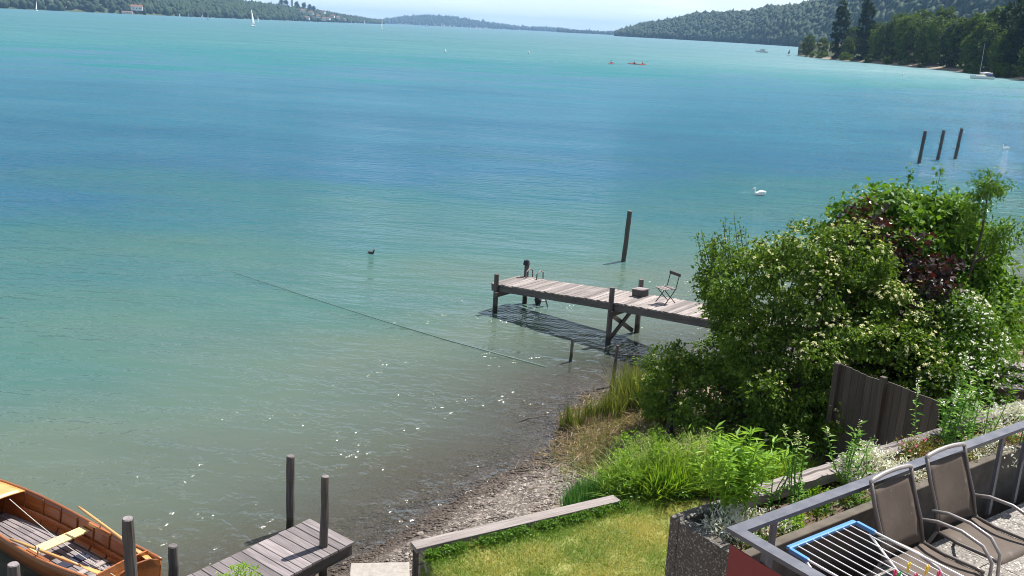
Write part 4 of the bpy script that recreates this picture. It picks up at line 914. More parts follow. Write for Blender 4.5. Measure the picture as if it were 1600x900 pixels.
x, y = in_scatter(420, -6, 2.5, 13, 24, rg, -5.5, -1.0)
k = len(x); s = np.clip(rg.lognormal(-2.8, .45, k), .03, .17); C = np.stack([x, y, ground_z(x, y)+s*.05], 1)
o = blobs_mesh('lakebed_stones', M['pebbles'], C, np.stack([s, s*rg.uniform(.6, 1, k), s*.35], 1), rg, np.clip(rg.normal(.55, .25, k), 0, 1), .15); o['kind'] = 'stuff'

# lawn
d = W1-W0; dl = np.hypot(*d); du = d/dl; dw = np.array((-du[1], du[0]))
n = 90000; u = rg.uniform(.05, 5.3, n); v = -rg.random(n)**.9*3.6-.13; xy = W0+du*u[:, None]+dw*v[:, None]
x, y = xy[:, 0], xy[:, 1]; ptch = np.sin(x*2.1+y*1.3)*np.sin(y*2.7-x*.9)+.6*np.sin(x*5.3+1)*np.sin(y*4.1)
rv = np.clip(.36+.26*ptch+.25*sstep(-1.2, -.3, v)*sstep(2.4, 3.6, u)+rg.normal(0, .22, n)-.5*np.exp(-((v+.3)/.2)**2), 0, 1)
o = grass_patch('lawn_grass', M['lawn'], on_ground(x, y), rg.uniform(.025, .065, n)*(1+.8*np.exp(-((v+.2)/.15)**2)), .009, rg, lean=.7, curve=.6, seg=2, rv=rv); kind(o, 'stuff')
n = 4200; u = rg.uniform(.1, 3.9, n); u = np.where(np.sin(u*5)+np.sin(u*11.3+1) < -.6, rg.uniform(.1, 3.9, n), u); v = -.14-np.abs(rg.normal(0, .09, n)); xy = W0+du*u[:, None]+dw*v[:, None]
Q = on_ground(xy[:, 0], xy[:, 1])+np.stack([0*u, 0*u, rg.uniform(.01, .13, n)], 1); l = rg.uniform(.03, .06, n)
V, Fc = leaves(Q, rg.normal(size=(n, 3))+np.array([0, 0, .4]), rg.normal(size=(n, 3))*.4+np.array([0, 0, 1.]), l, l*.7)
o = npmesh('edge_weeds', M['leaf_hazel'], V, Fc, rv=None if False else np.repeat(rg.random(n), 4)); kind(o, 'stuff')

# ------------------------------------------------------------------ bank vegetation
def clump(name, cx, cy, rx, ry, n, h, wd, m, label, cat='grass clump', lean=.35, curve=.5, group=None, seg=4, hs=.3):
    a = rg.uniform(0, 2*np.pi, n); r = np.sqrt(rg.random(n)); x = cx+np.cos(a)*r*rx; y = cy+np.sin(a)*r*ry
    hh = h*rg.uniform(1-hs, 1+hs*.6, n)*(1-.35*r*r); base = Vector((cx, cy, gz1(cx, cy)))
    o = grass_patch(name, m, on_ground(x, y, -.02), hh, wd, rg, None, base, lean, curve, seg); return tag(o, label, cat, group)
clump('leek_clump', 1.55, 15.95, .42, .5, 1500, .72, .022, M['leek'], 'dark green spiky clump just above the end of the timber wall cap', lean=.22, curve=.3)
clump('leek_clump', 2.05, 16.75, .4, .35, 700, .55, .02, M['leek'], 'thinner dark green clump behind the spiky one near the gravel', lean=.25, curve=.3)
clump('tall_grass', 2.75, 16.1, .75, .65, 3600, .95, .036, M['grass'], 'lush bright green long-leaved grass clump behind the lawn', lean=.4, curve=.7)
clump('tall_grass', 3.75, 16.3, .6, .6, 2400, .95, .032, M['grass'], 'bright green grass clump between the lush one and the lily stems', lean=.35, curve=.7)
clump('tall_grass', 4.9, 16.6, .8, .6, 2500, .6, .022, M['grass'], 'low green grass in front of the dark bush', lean=.4, curve=.7)
for cx, cy, lb in ((3.45, 16.2, 'pale feathery seed heads rising from the grass, right clump'), (2.5, 16.5, 'pale feathery seed heads rising behind the lush grass, left clump')):
    t = thing('flowering_grass', (cx, cy, gz1(cx, cy)), lb, 'flowering grass')
    n = 90; x = cx+rg.normal(0, .3, n); y = cy+rg.normal(0, .25, n); hh = rg.uniform(.9, 1.25, n); B = on_ground(x, y); V, Fc, q_ = blades(B, hh, .006, rg, .14, .2, 3)
    npmesh('stalks', M['seed'], V, Fc, t, rv=np.repeat(rg.random(n), q_))
    tips = V.reshape(n, q_, 3)[:, -1]; idx = np.repeat(np.arange(n), 22); Q = tips[idx]+rg.normal(0, .045, (len(idx), 3))*np.array([1, 1, 1.8])-np.array([0, 0, .05]); l = rg.uniform(.012, .03, len(idx))
    V, Fc = leaves(Q, rg.normal(size=(len(idx), 3)), rg.normal(size=(len(idx), 3)), l, l*.5); npmesh('seed_heads', M['seed'], V, Fc, t, rv=np.repeat(rg.random(len(idx)), 4))
# herbs: broad-leaf mass at the foot of the clumps
def herb(name, blobs, n, ln, m, label, cat='plant', ratio=.5, group=None, spread=.06, fold=.2):
    c = blobs[0][0]; t = thing(name, (c[0], c[1], gz1(c[0], c[1]) if c[2] < 3.6 else c[2]), label, cat, group)
    foliage('leaves', m, blobs, n, ln, rg, t, ratio, 14, spread, .15, .3, .1, fold); return t
herb('leafy_herb', [((2.3, 15.55, 1.15), (.35, .3, .25)), ((2.9, 15.5, 1.15), (.5, .25, .2))], 1500, .07, M['leaf_hazel'], 'low broad-leaved herbs at the lawn edge under the grass', ratio=.6)
herb('leafy_herb', [((2.55, 17.6, 1.0), (.4, .4, .35)), ((3.1, 17.9, 1.1), (.4, .4, .3))], 1100, .07, M['leaf_yellow'], 'yellow green herb patch between dry bank and the grass', ratio=.6)
herb('leafy_herb', [((4.0, 17.3, 1.4), (.7, .5, .35)), ((5.1, 17.5, 1.5), (.6, .5, .3))], 1500, .07, M['leaf_hazel'], 'low green weeds at the foot of the dark bush', ratio=.6)
herb('leafy_grass', [((2.8, 16.1, 1.35), (.75, .55, .45)), ((3.6, 16.35, 1.4), (.6, .5, .45)), ((2.2, 15.75, 1.25), (.4, .35, .3))], 4200, .17, M['grass'], 'bushy bright green leafy mass mixed into the grass behind the lawn', ratio=.17, spread=.1)
herb('leafy_weeds', [((11.6, 21.5, 1.9), (1.6, 1.3, .5)), ((13.2, 25.0, 1.7), (2.2, 1.6, .5)), ((12.6, 22.6, 1.9), (1.4, 1.5, .5))], 4200, .13, M['leaf_hazel'], 'green weeds covering the bank between white blossom bush and reed bed', ratio=.5, spread=.1)
RG = 'reeds along the shore'
for k, (cx, cy, rx, n, h, lb) in enumerate([(1.55, 20.9, .28, 120, .75, 'thin reed tuft standing nearest the open water'), (2.0, 21.15, .2, 110, .8, 'small reed tuft second from the water'), (2.5, 21.3, .3, 240, .9, 'reed tuft below the taller stake'),
        (3.3, 21.9, .6, 900, 1.1, 'dense green reed clump left of the dark bush'), (3.7, 20.7, .5, 500, .95, 'reed clump in the shade edge of the dark bush'), (3.2, 22.9, .6, 420, 1.0, 'reeds at the water edge behind the dense clump'), (4.3, 23.6, .6, 420, 1.1, 'reeds at the water edge in front of the jetty bush')]):
    clump('reeds', cx, cy, rx, rx*.8, n, h, .02, M['reed'], lb, 'reeds', .26, .3, RG)
o = clump('reeds', 15.6, 29.6, 1.8, 1.1, 1500, 2.0, .035, M['reed'], 'tall green reed bed at the right edge behind the bushes', 'reeds', .14, .2, RG)
o = clump('reeds', 17.6, 30.9, 1.8, 1.0, 1200, 1.9, .035, M['reed'], 'tall green reed bed at the right frame edge', 'reeds', .14, .2, RG)
n = 26; x = rg.uniform(14.2, 18.5, n); y = rg.uniform(29.3, 31, n); t = thing('dry_reeds', (16, 30, .8), 'sparse brown dry reed stalks with dark tufts above the green reeds', 'reeds')
V, Fc, q_ = blades(on_ground(x, y), rg.uniform(2.2, 3.2, n), .02, rg, .1, .15, 3); npmesh('stalks', M['dry'], V, Fc, t, rv=np.repeat(rg.random(n), q_))
tips = V.reshape(n, q_, 3)[:, -1]; idx = np.repeat(np.arange(n), 26); Q = tips[idx]+rg.normal(0, .05, (len(idx), 3))*np.array([1, 1, 2]); V, Fc = leaves(Q, rg.normal(size=(len(idx), 3)), rg.normal(size=(len(idx), 3)), .08, .03); npmesh('tufts', M['dry'], V, Fc, t, rv=np.repeat(rg.random(len(idx))*.4, 4))['kind'] = 'stuff'
# dead reed litter, twigs
n = 5200; x = rg.normal(2.5, .75, n); y = rg.normal(20.0, 1.15, n); s = shore_dist(x, y); ok = (s > -.15)
x, y = x[ok], y[ok]; Q = on_ground(x, y, .02)+np.stack([0*x, 0*x, np.abs(rg.normal(0, .07, len(x)))], 1); D = rg.normal(size=(len(x), 3)); D[:, 2] *= .35
l = rg.uniform(.08, .45, len(x)); V, Fc = leaves(Q, D, rg.normal(size=(len(x), 3))*.3+np.array([0, 0, 1.]), l, .014); kind(npmesh('reed_litter', M['dry'], V, Fc, rv=np.repeat(rg.random(len(x)), 4)), 'stuff')
n = 2600; x = rg.normal(2.6, .7, n); y = rg.normal(19.2, 1.2, n); ok = shore_dist(x, y) > .25; x, y = x[ok], y[ok]
kind(grass_patch('sparse_grass', M['reed'], on_ground(x, y), rg.uniform(.1, .4, len(x)), .012, rg, lean=.4), 'stuff')
for k, (cx, cy) in enumerate([(2.0, 20.95), (2.35, 21.1)]):
    n = 130; a = rg.uniform(0, 6.28, n); r = .22*np.sqrt(rg.random(n)); x = cx+r*np.cos(a); y = cy+r*np.sin(a)
    o = grass_patch('cut_reed_stubble', M['dry'], on_ground(x, y), rg.uniform(.12, .38, n), .018, rg, None, (cx, cy, gz1(cx, cy)), .25, .1, 2); tag(o, ('left' if k == 0 else 'right')+' tuft of dry brown cut reed stubble at the water edge', 'reed stubble', 'reed stubble')
q = MB()
for k in range(34):
    a = Vector((rg.uniform(3.2, 5.6), rg.uniform(18.2, 20.2), 0)); a.z = gz1(a.x, a.y)+.02; dr = Vector((rg.normal(0, .35), rg.normal(0, .3), rg.uniform(.25, .75)))
    q.tube([a, a+dr*.5+Vector((rg.normal(0, .06), 0, .05)), a+dr], [.014, .010, .004], 5)
tag(q.build('dead_branches', M['twig'], None, (4.2, 19, .8)), 'tangle of bare dead twigs in the shade below the dark bush', 'branches')
q = MB(); a = Vector((2.85, 23.1, gz1(2.85, 23.1))); q.tube([a, a+Vector((.25, .1, .25)), a+Vector((.45, .15, .5))], [.03, .025, .012], 6); tag(q.build('driftwood', M['twig'], None, a), 'pale bent stick leaning by the taller stake', 'stick')
q = MB(); a = Vector((.25, 21.2, -.03)); q.tube([a, a+Vector((.3, .12, .08)), a+Vector((.55, .3, .05))], [.025, .02, .012], 6); tag(q.build('driftwood', M['dark_wood'], None, a), 'small dark stick lying in the shallow water', 'stick')

# ------------------------------------------------------------------ bushes and trees on the bank
db = thing('flowering_bush', (5.9, 19.6, gz1(5.9, 19.6)), 'huge round dogwood bush covered in cream flower heads', 'bush')
DB = [((6.0, 19.6, 3.2), (1.75, 1.65, 1.75)), ((4.35, 19.6, 1.45), (1.15, 1.1, .9)), ((6.9, 19.2, 3.3), (1.55, 1.4, 1.7)), ((5.4, 19.3, 4.1), (1.3, 1.2, 1.05)), ((5.35, 20.0, 3.3), (.9, 1.0, 1.35)), ((6.0, 18.6, 2.3), (1.7, 1.2, 1.4)), ((7.6, 18.6, 2.6), (1.1, 1.1, 1.3)), ((4.6, 18.9, 1.55), (1.1, .9, .9)), ((5.7, 17.7, 2.1), (1.0, .7, .9)), ((5.0, 19.9, 4.2), (.45, .5, .5)), ((6.4, 19.4, 4.75), (.75, .7, .55)), ((3.75, 19.5, 1.5), (.4, .4, .3)), ((4.05, 19.8, 1.75), (.65, .7, .6)), ((6.2, 20.6, 1.7), (2.2, 1.0, 1.0))]
DC = [(c, tuple(q*.78 for q in r)) for c, r in DB]; DL = lumps(DB, 120, .26, .62, rg, .9)
_, cl = foliage('crown', M['leaf_dogwood'], DC+DL, 74000, .105, rg, db, .55, 30, .10, .10, .06, .3)
branches('stems', M['bark'], (5.9, 19.6, gz1(5.9, 19.6)-.1), [tuple(p) for p in cl[rg.choice(len(cl), 60)]], .05, rg, db)
DB = DL; B = np.array([(*c, *r) for c, r in DB]); n = 30000; bi = rg.integers(0, len(B), n); dd_ = unit(rg.normal(size=(n, 3))); P_ = B[bi, :3]+dd_*B[bi, 3:]*1.06
q_ = np.min([np.linalg.norm((P_-B[j, :3])/B[j, 3:], axis=1)+(bi == j)*9 for j in range(len(B))], axis=0)
w_ = (q_ > 1.0) & (dd_[:, 2] > -.1) & (rg.random(n) < (.12+.75*sstep(4.6, 5.6, P_[:, 0])*sstep(2.2, 3.0, P_[:, 2]))); P_, dd_ = P_[w_][:1500], dd_[w_][:1500]
bl = blossoms('blossoms', M['cream'], P_+dd_*rg.normal(.02, .06, (len(P_), 1)), dd_, .04, rg, db, 10); bl['kind'] = 'stuff'
# wispy shoots on its left flank
q = MB(); tips = []
for k in range(16):
    a = Vector((rg.uniform(4.2, 5.2), rg.uniform(19.8, 20.6), rg.uniform(3.4, 4.3))); e = a+Vector((rg.normal(-.15, .15), rg.normal(0, .2), rg.uniform(.6, 1.35))); q.tube([a, a.lerp(e, .5)+Vector((rg.normal(0, .04), 0, 0)), e], [.012, .008, .004], 5); tips += [a.lerp(e, t) for t in rg.uniform(.3, 1, 9)]
q.build('shoots', M['bark'], db)
tips = np.array([t[:] for t in tips]); idx = np.repeat(np.arange(len(tips)), 5); Q = tips[idx]+rg.normal(0, .06, (len(idx), 3)); l = rg.uniform(.04, .08, len(idx)); V, Fc = leaves(Q, rg.normal(size=(len(idx), 3)), rg.normal(size=(len(idx), 3))*.5+np.array([0, 0, 1.]), l, l*.6); npmesh('shoot_leaves', M['leaf_dogwood'], V, Fc, db, rv=np.repeat(rg.random(len(idx)), 4))

hz = thing('hazel_bush', (9.6, 21.6, gz1(9.6, 21.6)), 'tall bright green large-leaved hazel bush behind the flowering one', 'bush')
HZ = [((8.6, 21.6, 4.2), (1.4, 1.4, 1.65)), ((9.4, 21.4, 3.9), (1.3, 1.2, 1.75)), ((7.9, 21.6, 4.6), (.8, .8, .65)), ((9.2, 21.7, 4.8), (1.1, 1.0, .7)), ((9.9, 21.2, 2.7), (1.1, 1.0, 1.4)), ((10.1, 21.6, 4.2), (.9, .8, 1.2)), ((10.3, 21.2, 3.2), (.8, .8, 1.1)), ((9.3, 20.6, 2.6), (1.6, 1.2, 1.5))]
HZ = [(c, tuple(q*.8 for q in r)) for c, r in HZ]+lumps(HZ, 60, .25, .55, rg, 1.0)
_, cl = foliage('crown', M['leaf_hazel'], HZ, 36000, .15, rg, hz, .78, 16, .17, .1, .3, .4, .15)
branches('stems', M['bark'], (9.6, 21.6, gz1(9.6, 21.6)-.1), [tuple(p) for p in cl[rg.choice(len(cl), 34)]], .05, rg, hz)
q = MB(); pts = []
for bx_, by_, ht in ((8.7, 21.6, 6.35), (9.35, 21.5, 6.35), (8.1, 21.6, 5.9), (7.75, 21.6, 5.75), (9.75, 21.5, 5.95), (10.15, 21.4, 5.6)):
    a = Vector((bx_, by_, 4.6)); e = Vector((bx_+rg.normal(0, .08), by_, ht)); q.tube([a, a.lerp(e, .5), e], [.018, .012, .005], 5); pts += [a.lerp(e, t) for t in np.linspace(.25, 1, 14)]
q.build('shoots', M['bark'], hz); pts = np.array([t[:] for t in pts]); idx = np.repeat(np.arange(len(pts)), 6); Q = pts[idx]+rg.normal(0, .08, (len(idx), 3)); l = rg.uniform(.08, .14, len(idx)); D = rg.normal(size=(len(idx), 3)); D[:, 2] -= .3
V, Fc = leaves(Q, D, rg.normal(size=(len(idx), 3))*.5+np.array([0, 0, 1.]), l, l*.75, .15); npmesh('shoot_leaves', M['leaf_hazel'], V, Fc, hz, rv=np.repeat(rg.random(len(idx)), 4))
ph = thing('purple_bush', (8.4, 20.2, gz1(8.4, 20.2)), 'dark purple-leaved bush between the flowering bush and the green hazel', 'bush')
PBs = [(tuple(away(1445, 475, 19.2)), (.6, .5, .75)), (tuple(away(1425, 400, 19.6)), (.45, .4, .4)), (tuple(away(1352, 352, 20.2)), (.42, .4, .42)), (tuple(away(1400, 385, 20.0)), (.35, .35, .3)), (tuple(away(1465, 420, 19.5)), (.35, .35, .3)), (tuple(away(1445, 560, 18.9)), (.55, .5, .6))]
_, cl = foliage('crown', M['leaf_purple'], PBs, 1700, .13, rg, ph, .8, 12, .13, .1, .25, .4, .12)
branches('stems', M['bark'], (8.4, 20.2, gz1(8.4, 20.2)-.1), [tuple(p) for p in cl[rg.choice(len(cl), 18)]], .03, rg, ph)
ws_b = thing('white_blossom_bush', (9.6, 18.2, gz1(9.6, 18.2)), 'bush with white blossom clusters at the right edge', 'bush')
WB = [((9.3, 18.6, 3.0), (.75, .8, 1.0)), ((9.0, 18.0, 2.6), (.85, .8, .9)), ((9.75, 17.9, 2.4), (.6, .6, .7)), ((8.7, 17.9, 2.3), (.8, .7, .7)), ((9.2, 18.9, 3.8), (.5, .5, .45))]
_, cl = foliage('crown', M['leaf_hazel'], WB, 13000, .085, rg, ws_b, .6, 18, .12, .09, .3, .3)
branches('stems', M['bark'], (9.6, 18.2, gz1(9.6, 18.2)-.1), [tuple(p) for p in cl[rg.choice(len(cl), 25)]], .03, rg, ws_b)
B = np.array([(*c, *r) for c, r in WB]); n = 1700; bi = rg.integers(0, len(B), n); dd_ = unit(rg.normal(size=(n, 3))+np.array([.2, -.1, .4])); P_ = B[bi, :3]+dd_*B[bi, 3:]*1.05
q_ = np.min([np.linalg.norm((P_-B[j, :3])/B[j, 3:], axis=1)+(bi == j)*9 for j in range(len(B))], axis=0); w_ = q_ > 1; P_, dd_ = P_[w_][:600], dd_[w_][:600]
bl = blossoms('blossoms', M['whitefl'], P_, dd_, .03, rg, ws_b, 10); bl['kind'] = 'stuff'
yb = thing('yellow_green_bush', (10.3, 19.4, gz1(10.3, 19.4)), 'small yellow-green maple sprays beside the white blossom', 'bush')
YB = [((9.75, 19.6, 3.75), (.4, .4, .3)), ((10.0, 18.8, 2.5), (.4, .4, .5)), ((9.6, 20.3, 4.1), (.25, .25, .2))]
_, cl = foliage('crown', M['leaf_yellow'], YB, 1700, .11, rg, yb, .8, 14, .1, .1, .2, .3, .15); branches('stems', M['bark'], (10.3, 19.4, gz1(10.3, 19.4)-.1), [tuple(p) for p in cl[rg.choice(len(cl), 10)]], .02, rg, yb)
ash = thing('ash_sapling', (9.95, 20.2, gz1(9.95, 20.2)), 'slender young ash with feathery leaves rising above the hazel', 'tree')
q = MB(); q.tube([(9.95, 20.2, 1.9), (9.95, 20.2, 3.4), (9.85, 20.2, 4.4), (9.95, 20.2, 5.3), (9.93, 20.2, 6.3)], [.05, .045, .036, .025, .01], 7)
for e in ((10.45, 20.1, 5.2), (10.2, 20.3, 5.4), (9.55, 20.2, 5.3), (10.35, 20.1, 4.9)): q.tube([(9.9, 20.2, 4.6), (np.mean([9.9, e[0]]), 20.2, 4.75), e], [.02, .015, .006], 6)
q.build('trunk', M['bark'], ash, smooth=True)
AS = [((9.95, 20.2, 6.3), (.38, .4, .28)), ((9.75, 20.2, 5.85), (.28, .3, .3)), ((10.45, 20.1, 5.3), (.36, .3, .26)), ((10.3, 20.2, 5.0), (.25, .25, .2)), ((9.5, 20.2, 5.25), (.18, .2, .15))]
foliage('crown', M['leaf_hazel'], AS, 1700, .12, rg, ash, .38, 10, .09, .12, .3, .5)

# wooden fence panels and the steps beyond
fn = thing('wooden_fence', (6.9, 16.3, 1.5), 'dark shaded vertical board fence leaning below the flowering bush', 'fence')
F0, F1 = Vector((6.18, 17.02, 0)), Vector((7.42, 15.45, 0)); fd = (F1-F0).normalized(); fl = (F1-F0).length; n = 14; q = MB()
for k in range(n):
    u0 = k/n; a = F0+fd*fl*(u0+.5/n); top = 3.2+.05*(1-u0)-.10*(u0 if u0 < .5 else (u0-.5)*.6)+R0.uniform(-.008, .008); q.bar((a.x, a.y, 1.3), (a.x, a.y, top), fl/n-.006, .025, up=(fd.y, -fd.x, 0))
q.build('boards', M['fence_wood'], fn)
for u0, zt in ((.0, 3.28), (.47, 3.31)):
    q = MB(); a = F0+fd*fl*u0+Vector((-.05, -.05, 0)); q.bar((a.x, a.y, 1.2), (a.x, a.y, zt), .1, .1, up=(fd.y, -fd.x, 0)); q.build('post', M['fence_wood'], fn, bevel=.006)
for zt in (1.7, 2.85):
    q = MB(); off_ = Vector((fd.y, -fd.x, 0))*(-.04); q.bar(F0+off_+Vector((0, 0, zt)), F1+off_+Vector((0, 0, zt)), .04, .09); q.build('rail', M['fence_wood'], fn)
ws = thing('wooden_steps', (10.6, 18.2, 2.5), 'dark grey wooden plank steps at the right edge beside the white blossom', 'steps'); p0 = away(1600, 590, 17.6)
for k in range(3):
    q = MB(); c = p0+Vector((.12*k-.1, .32*k-.3, .12*k-.12)); q.bar(c-Vector((.55, -.12, 0)), c+Vector((1.1, -.24, 0)), .28, .05); q.build('tread', M['grey_wood'], ws)
    q = MB(); q.bar(c-Vector((.5, -.12, .12)), c+Vector((1.0, -.24, -.0))-Vector((0, 0, .12)), .05, .2); q.build('riser', M['dark_wood'], ws)

# ------------------------------------------------------------------ terrace: frame a along the railing, b out to the lake
TO, Ta, Tb = Vector((1.87, 6.87, 0)), Vector((.815, .58, 0)), Vector((-.58, .815, 0))
def T(a, b_, z): return TO+Ta*a+Tb*b_+Vector((0, 0, z))
FL = 4.3
blk = thing('terrace_building', T(4, -2, 1), 'washed concrete terrace block carrying the planter and railing', 'building')
q = MB(); q.bar(T(.62, -1.66, 2.4), T(11, -1.66, 2.4), 3.2, 3.74); q.build('wall', M['concrete'], blk)
q = MB()
k = 0
for i in range(14):
    for j in range(8): q.bar(T(.08+i*.5, -.04-j*.5-.245, FL-.02), T(.08+i*.5+.492, -.04-j*.5-.245, FL-.02), .492, .05)
q.build('floor', M['paving'], blk)
pl = thing('planter', T(4, .7, 4.3), 'long concrete planter trough between the railing and the lake', 'planter')
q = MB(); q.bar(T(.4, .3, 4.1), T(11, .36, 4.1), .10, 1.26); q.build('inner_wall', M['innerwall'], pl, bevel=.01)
q = MB(); q.bar(T(.4, 1.05, 4.15), T(11, .95, 4.15), .12, 1.2); q.build('outer_wall', M['concrete'], pl, bevel=.015)
q = MB(); q.bar(T(.46, .36, 4.10), T(.46, .985, 4.10), .13, 1.28); q.build('end_wall', M['concrete'], pl, bevel=.012)
q = MB(); rows = []
for a in np.linspace(.5, 11, 90): rows.append([T(a, .34+.66*t, 4.60+.07*math.sin(t*3.1)+R0.uniform(-.025, .025)) for t in np.linspace(0, 1, 8)])
q.grid(rows); q.build('soil', M['soil'], pl, smooth=True)
lt = thing('border_timber', T(2.5, .95, 4.8), 'weathered split timbers laid along the outer rim of the planter', 'timber')
for a0, a1, b0, b1 in ((1.05, 2.62, .98, .92), (2.66, 3.95, .95, .90), (4.75, 6.2, .95, .9)):
    q = MB(); rows = []
    for a in np.linspace(a0, a1, 14):
        t = (a-a0)/(a1-a0); bb = b0+(b1-b0)*t; jz = R0.uniform(-.006, .006)
        rows.append([T(a, bb-.085, 4.70), T(a, bb-.085+jz, 4.80+jz), T(a, bb-.01, 4.815+jz), T(a, bb+.002, 4.80+jz), T(a, bb+.016, 4.825+jz), T(a, bb+.09, 4.81+jz), T(a, bb+.095, 4.70)])
    q.grid(rows); q.add(rows[0], [tuple(range(7))]); q.add(rows[-1], [tuple(range(7))[::-1]])
    at_o = q.build('timber', M['pale_wood'], lt)
    ad = at_o.data.attributes['gc'].data
    for i in range(14):
        for j in range(7): ad[i*7+j].vector = (i*.11, j*.05, 0)
rl = thing('railing', T(3, 0, FL), 'grey flat-topped metal railing round the terrace corner', 'railing')
q = MB(); w2 = .055
q.add([T(-w2, w2, 5.225), T(7, w2, 5.225), T(7, -w2, 5.225), T(w2, -w2, 5.225), T(-w2, w2, 5.262), T(7, w2, 5.262), T(7, -w2, 5.262), T(w2, -w2, 5.262)], [(4, 7, 6, 5), (0, 1, 2, 3), (0, 4, 5, 1), (3, 2, 6, 7), (1, 5, 6, 2)])
q.build('handrail', M['railmetal'], rl)
q = MB(); q.add([T(-w2, w2, 5.225), T(w2, -w2, 5.225), T(w2, -4, 5.225), T(-w2, -4, 5.225), T(-w2, w2, 5.262), T(w2, -w2, 5.262), T(w2, -4, 5.262), T(-w2, -4, 5.262)], [(4, 7, 6, 5), (0, 1, 2, 3), (1, 5, 6, 2), (0, 3, 7, 4), (3, 2, 6, 7)])
q.build('side_handrail', M['railmetal'], rl)
for a in (.45, 2.2, 3.95, 4.45, 6.3):
    q = MB(); q.bar(T(a, -.005, 4.33), T(a, -.005, 5.223), .05, .035, up=Tb); q.build('post', M['railmetal'], rl)
for b_ in (-.3, -1.6):
    q = MB(); q.bar(T(.0, b_, 4.33), T(.0, b_, 5.223), .05, .035, up=Ta); q.build('post', M['railmetal'], rl)
q = MB(); q.bar(T(-.03, .02, 4.69), T(-.03, -3.6, 4.69), .012, .86); q.build('red_panel', M['red_panel'], rl)
lp = thing('hanging_lantern', T(4.45, -.07, 4.85), 'small grey lantern hanging from the railing post at right', 'lantern')
c = T(4.45, -.08, 4.86); q = MB(); q.tube([c+Vector((0, 0, .17)), c+Vector((0, 0, .1))], .008, 5); q.tube([c+Vector((0, 0, .1)), c+Vector((0, 0, .07)), c+Vector((0, 0, .06))], [.015, .05, .055], 10); q.build('cap', M['alu'], lp)
q = MB(); q.tube([c+Vector((0, 0, .058)), c+Vector((0, 0, .0)), c+Vector((0, 0, -.05)), c+Vector((0, 0, -.07))], [.035, .05, .045, .02], 10); q.build('jar', M['seed'], lp, smooth=True)

# chairs of the terrace
def make_chair(label):
    t = thing('garden_chair', (0, 0, 0), label, 'chair', 'sling chairs on the terrace')     # faces -y, back at +y
    hw = .30
    for sg in (-1, 1):
        q = MB(); q.tube([(sg*hw, .30, .40), (sg*hw, .36, .62), (sg*hw, .46, .85), (sg*hw, .53, 1.055)], .019, 8, flat=.9); q.build('back_rail', M['chairframe'], t, smooth=True)
        q = MB(); q.tube([(sg*hw, .30, .41), (sg*hw, .1, .395), (sg*hw, -.2, .41), (sg*hw, -.27, .40)], .018, 8); q.build('seat_rail', M['chairframe'], t, smooth=True)
        q = MB(); q.tube([(sg*(hw+.03), .37, .60), (sg*(hw+.035), .22, .645), (sg*(hw+.04), .0, .655), (sg*(hw+.04), -.2, .61), (sg*(hw+.04), -.30, .50), (sg*(hw+.03), -.31, .3), (sg*(hw+.02), -.30, .01)], .016, 9); q.build('arm', M['armmetal'], t, smooth=True)
        q = MB(); q.tube([(sg*(hw+.02), .30, .42), (sg*(hw+.02), .40, .2), (sg*(hw+.02), .47, .01)], .016, 8); q.build('leg', M['chairframe'], t, smooth=True)
    q = MB(); q.tube([(-hw, .53, 1.05), (-hw*.97, .533, 1.066), (-hw*.85, .535, 1.076), (-hw*.4, .54, 1.088), (0, .54, 1.092), (hw*.4, .54, 1.088), (hw*.85, .535, 1.076), (hw*.97, .533, 1.066), (hw, .53, 1.05)], .021, 9); q.build('top_rail', M['armmetal'], t, smooth=True)
    q = MB(); rows = []
    for y, z in ((.305, .43), (.335, .52), (.365, .62), (.41, .73), (.455, .84), (.49, .93), (.515, .995)): rows.append([(x, y+.02*math.cos(x/hw*1.5), z) for x in np.linspace(-hw+.018, hw-.018, 9)])
    q.grid(rows); q.build('backrest', M['sling'], t, smooth=True, solid=.006)
    q = MB(); rows = []
    for y, z in ((.30, .41), (.2, .395), (.05, .385), (-.1, .39), (-.22, .40), (-.29, .375)): rows.append([(x, y, z-.015*math.cos(x/hw*1.5)) for x in np.linspace(-hw+.018, hw-.018, 9)])
    q.grid(rows); q.build('seat', M['sling'], t, smooth=True, solid=.006); return t
rzc = math.atan2(Ta.y, Ta.x)
c1 = make_chair('brown sling garden chair next to the drying rack'); c2 = copy_tree(c1)
place(c1, T(1.81, -.68, FL+.006), rzc+.02); place(c2, T(2.70, -.64, FL+.006), rzc-.02, 'brown sling garden chair farther right along the railing')

# drying rack
dr = thing('drying_rack', T(.7, -.9, FL), 'folding clothes drying rack with blue ends and white rods', 'drying rack')
zr = 5.14; a0, a1, b0, b1 = .30, 1.15, -.28, -2.0
q = MB(); q.bar(T(a0, b0, zr), T(a1, b0, zr), .045, .03); q.build('end_bar', M['blue_plastic'], dr, bevel=.008)
q = MB(); q.bar(T(a0, b1, zr), T(a1, b1, zr), .045, .03); q.build('end_bar', M['blue_plastic'], dr, bevel=.008)
for a in (a0, a1):
    q = MB(); q.bar(T(a, b0-.02, zr), T(a, b0-.2, zr-.005), .035, .035); q.build('corner', M['blue_plastic'], dr, bevel=.006)
    q = MB(); q.tube([T(a, b0-.2, zr), T(a, b1, zr)], .010, 8); q.build('side_rod', M['whitewire'], dr, smooth=True)
    q = MB(); q.tube([T(a+(.02 if a == a0 else -.02), b0-.16, zr-.03), T(a+(.02 if a == a0 else -.02), b1+.3, FL+.01)], .010, 8); q.build('leg', M['whitewire'], dr, smooth=True)
    q = MB(); q.tube([T(a+(.045 if a == a0 else -.045), b1+.2, zr-.03), T(a+(.045 if a == a0 else -.045), b0-.3, FL+.01)], .010, 8); q.build('leg', M['whitewire'], dr, smooth=True)
